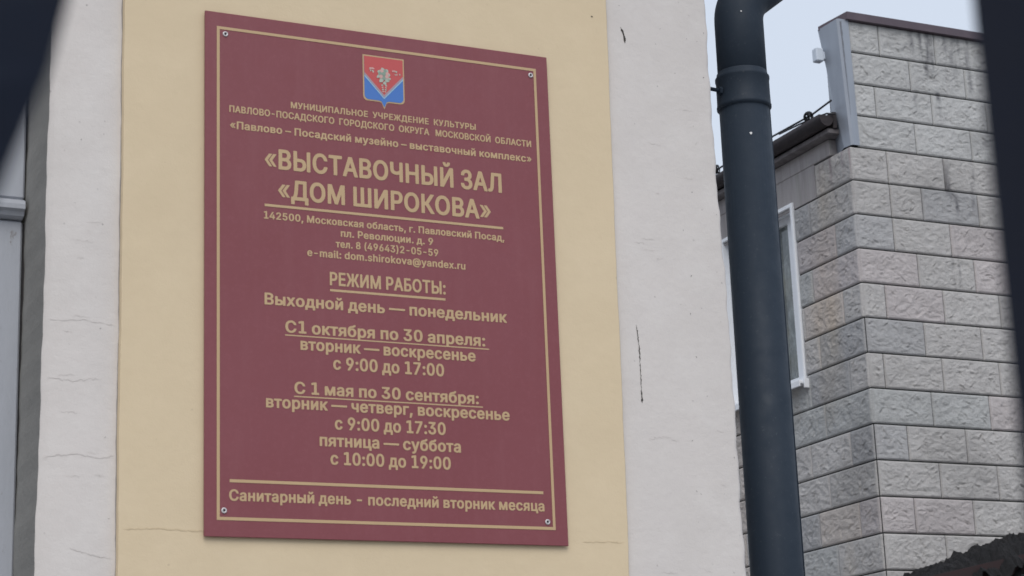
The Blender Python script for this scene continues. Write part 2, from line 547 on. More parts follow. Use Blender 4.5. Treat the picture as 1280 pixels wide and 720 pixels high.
for f_ in c.f: panelmb.f.append(tuple(i + len(panelmb.v) for i in f_)); panelmb.sm.append(False); panelmb.mi.append(1)
panelmb.v += c.v
c = MB()
crack(c, [(.524, 3.428), (.528, 3.4255)], .006, .0052, 4, .0006, 33)
for f_ in c.f: panelmb.f.append(tuple(i + len(panelmb.v) for i in f_)); panelmb.sm.append(False); panelmb.mi.append(2)
panelmb.v += c.v
panelmb.build('yellow_panel', [M_yellow, M_hair_y, M_crack], house)

# old white wooden window in the opening on the left
win = link(bpy.data.objects.new('window', None), house)
win.location = Vector((WX0, .2, WZ0)) - house.location
FY = 0.234
f = MB()
xr = XL - 0.010
f.box((xr - 0.075, FY + .03, WZ0), (xr, FY + .10, WZ1), .004)                  # right stile of the frame
f.box((WX0, FY + .03, WZ0), (WX0 + .075, FY + .10, WZ1), .004)
f.box((WX0 + .075, FY + .031, WZ0), (xr - .075, FY + .10, WZ0 + .07), .004)
f.box((WX0 + .075, FY + .031, WZ1 - .07), (xr - .075, FY + .10, WZ1), .004)
f.build('frame', M_oldpaint, win)
t = MB()
TZ = 2.905
prof = [(0.03, .020), (-0.012, .018), (-0.030, .010), (-0.034, .002), (-0.034, -.008), (-0.024, -.012), (-0.020, -.020), (0.0, -.024), (0.03, -.024)]
vs = [(x, FY + a, TZ + b) for x in (WX0, xr + .004) for a, b in prof]
k = len(prof)
t.add(vs, [(i, (i + 1) % k, k + (i + 1) % k, k + i) for i in range(k)] + [tuple(range(k)), tuple(k + i for i in reversed(range(k)))])
t.build('transom', M_oldpaint, win)
for (z0, z1, st) in ((WZ0 + .07, TZ - .026, .105), (TZ + .022, WZ1 - .07, .058)):
    s_ = MB()
    a, b = WX0 + .02, XL - .0050 if z0 < 2 else XL - .0025
    mid = (a + b) / 2
    s_.box((b - st, FY - .005, z0), (b, FY + .029, z1), .004)
    s_.box((a, FY - .005, z0), (a + st, FY + .029, z1), .004)
    s_.box((mid - st / 2, FY - .005, z0), (mid + st / 2, FY + .029, z1), .004)
    for u0, u1 in ((a + st, mid - st / 2), (mid + st / 2, b - st)):
        s_.box((u0, FY - .004, z0), (u1, FY + .029, z0 + .06), .003)
        s_.box((u0, FY - .004, z1 - .05), (u1, FY + .029, z1), .003)
    so = s_.build('sash', M_oldpaint, win)
    g_ = MB()
    g_.add([(a + .03, FY + .014, z0 + .03), (b - .03, FY + .014, z0 + .03), (b - .03, FY + .014, z1 - .03), (a + .03, FY + .014, z1 - .03)], [(0, 1, 2, 3)])
    g_.build('pane', M_glass, win)
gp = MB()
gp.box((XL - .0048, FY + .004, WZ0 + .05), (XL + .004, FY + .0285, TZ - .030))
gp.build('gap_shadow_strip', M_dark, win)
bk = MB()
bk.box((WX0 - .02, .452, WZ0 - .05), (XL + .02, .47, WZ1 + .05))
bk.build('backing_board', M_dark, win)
sl = MB()
sl.box((WX0 - .03, -0.03, WZ0 - .05), (XL - .003, FY + .03, WZ0 - .001), .006)
sl.build('sill', M_oldpaint, win)
rf = MB()
rf.add([(-8.4, -.4, HT - .02), (XR + .3, -.4, HT - .02), (XR + .3, 9.4, HT - .02), (-8.4, 9.4, HT - .02), (-3.6, 4.5, HT + 2.1), (-3.4, 4.5, HT + 2.1),
        (-8.4, -.4, HT + .1), (XR + .3, -.4, HT + .1), (XR + .3, 9.4, HT + .1), (-8.4, 9.4, HT + .1)],
       [(3, 2, 1, 0), (0, 1, 7, 6), (1, 2, 8, 7), (2, 3, 9, 8), (3, 0, 6, 9), (6, 7, 5, 4), (7, 8, 5), (8, 9, 4, 5), (9, 6, 4)])
rf.build('roof', M_roof, house)

# ---------------------------------------------------------------- the sign
sign = empty('sign', (0, 0, Z0 - .555), 'maroon museum board with gold lettering, a small crest and opening hours', 'sign')
b = MB()
b.box((-.3995, 0, Z0 - .555), (.4, .0045, Z0 + .5555), .0008)
b.build('board', M_sign, sign)
E_ = .0007
def flat(mb, poly, y):
    mb.add([(x, y, z + Z0) for x, z in poly], [tuple(range(len(poly)))])
bd = MB()
def frame_strip(mb, outer, wd, y):
    (x0, z1), (x1, z0) = outer
    for q in (((x0, z1), (x1, z1), (x1 - wd, z1 - wd), (x0 + wd, z1 - wd)), ((x1, z1), (x1, z0), (x1 - wd, z0 + wd), (x1 - wd, z1 - wd)),
              ((x1, z0), (x0, z0), (x0 + wd, z0 + wd), (x1 - wd, z0 + wd)), ((x0, z0), (x0, z1), (x0 + wd, z1 - wd), (x0 + wd, z0 + wd))):
        flat(mb, q, y)
frame_strip(bd, ((-.3742, .5235), (.3708, -.522)), .0063, -E_)
bd.build('border', M_gold, sign)

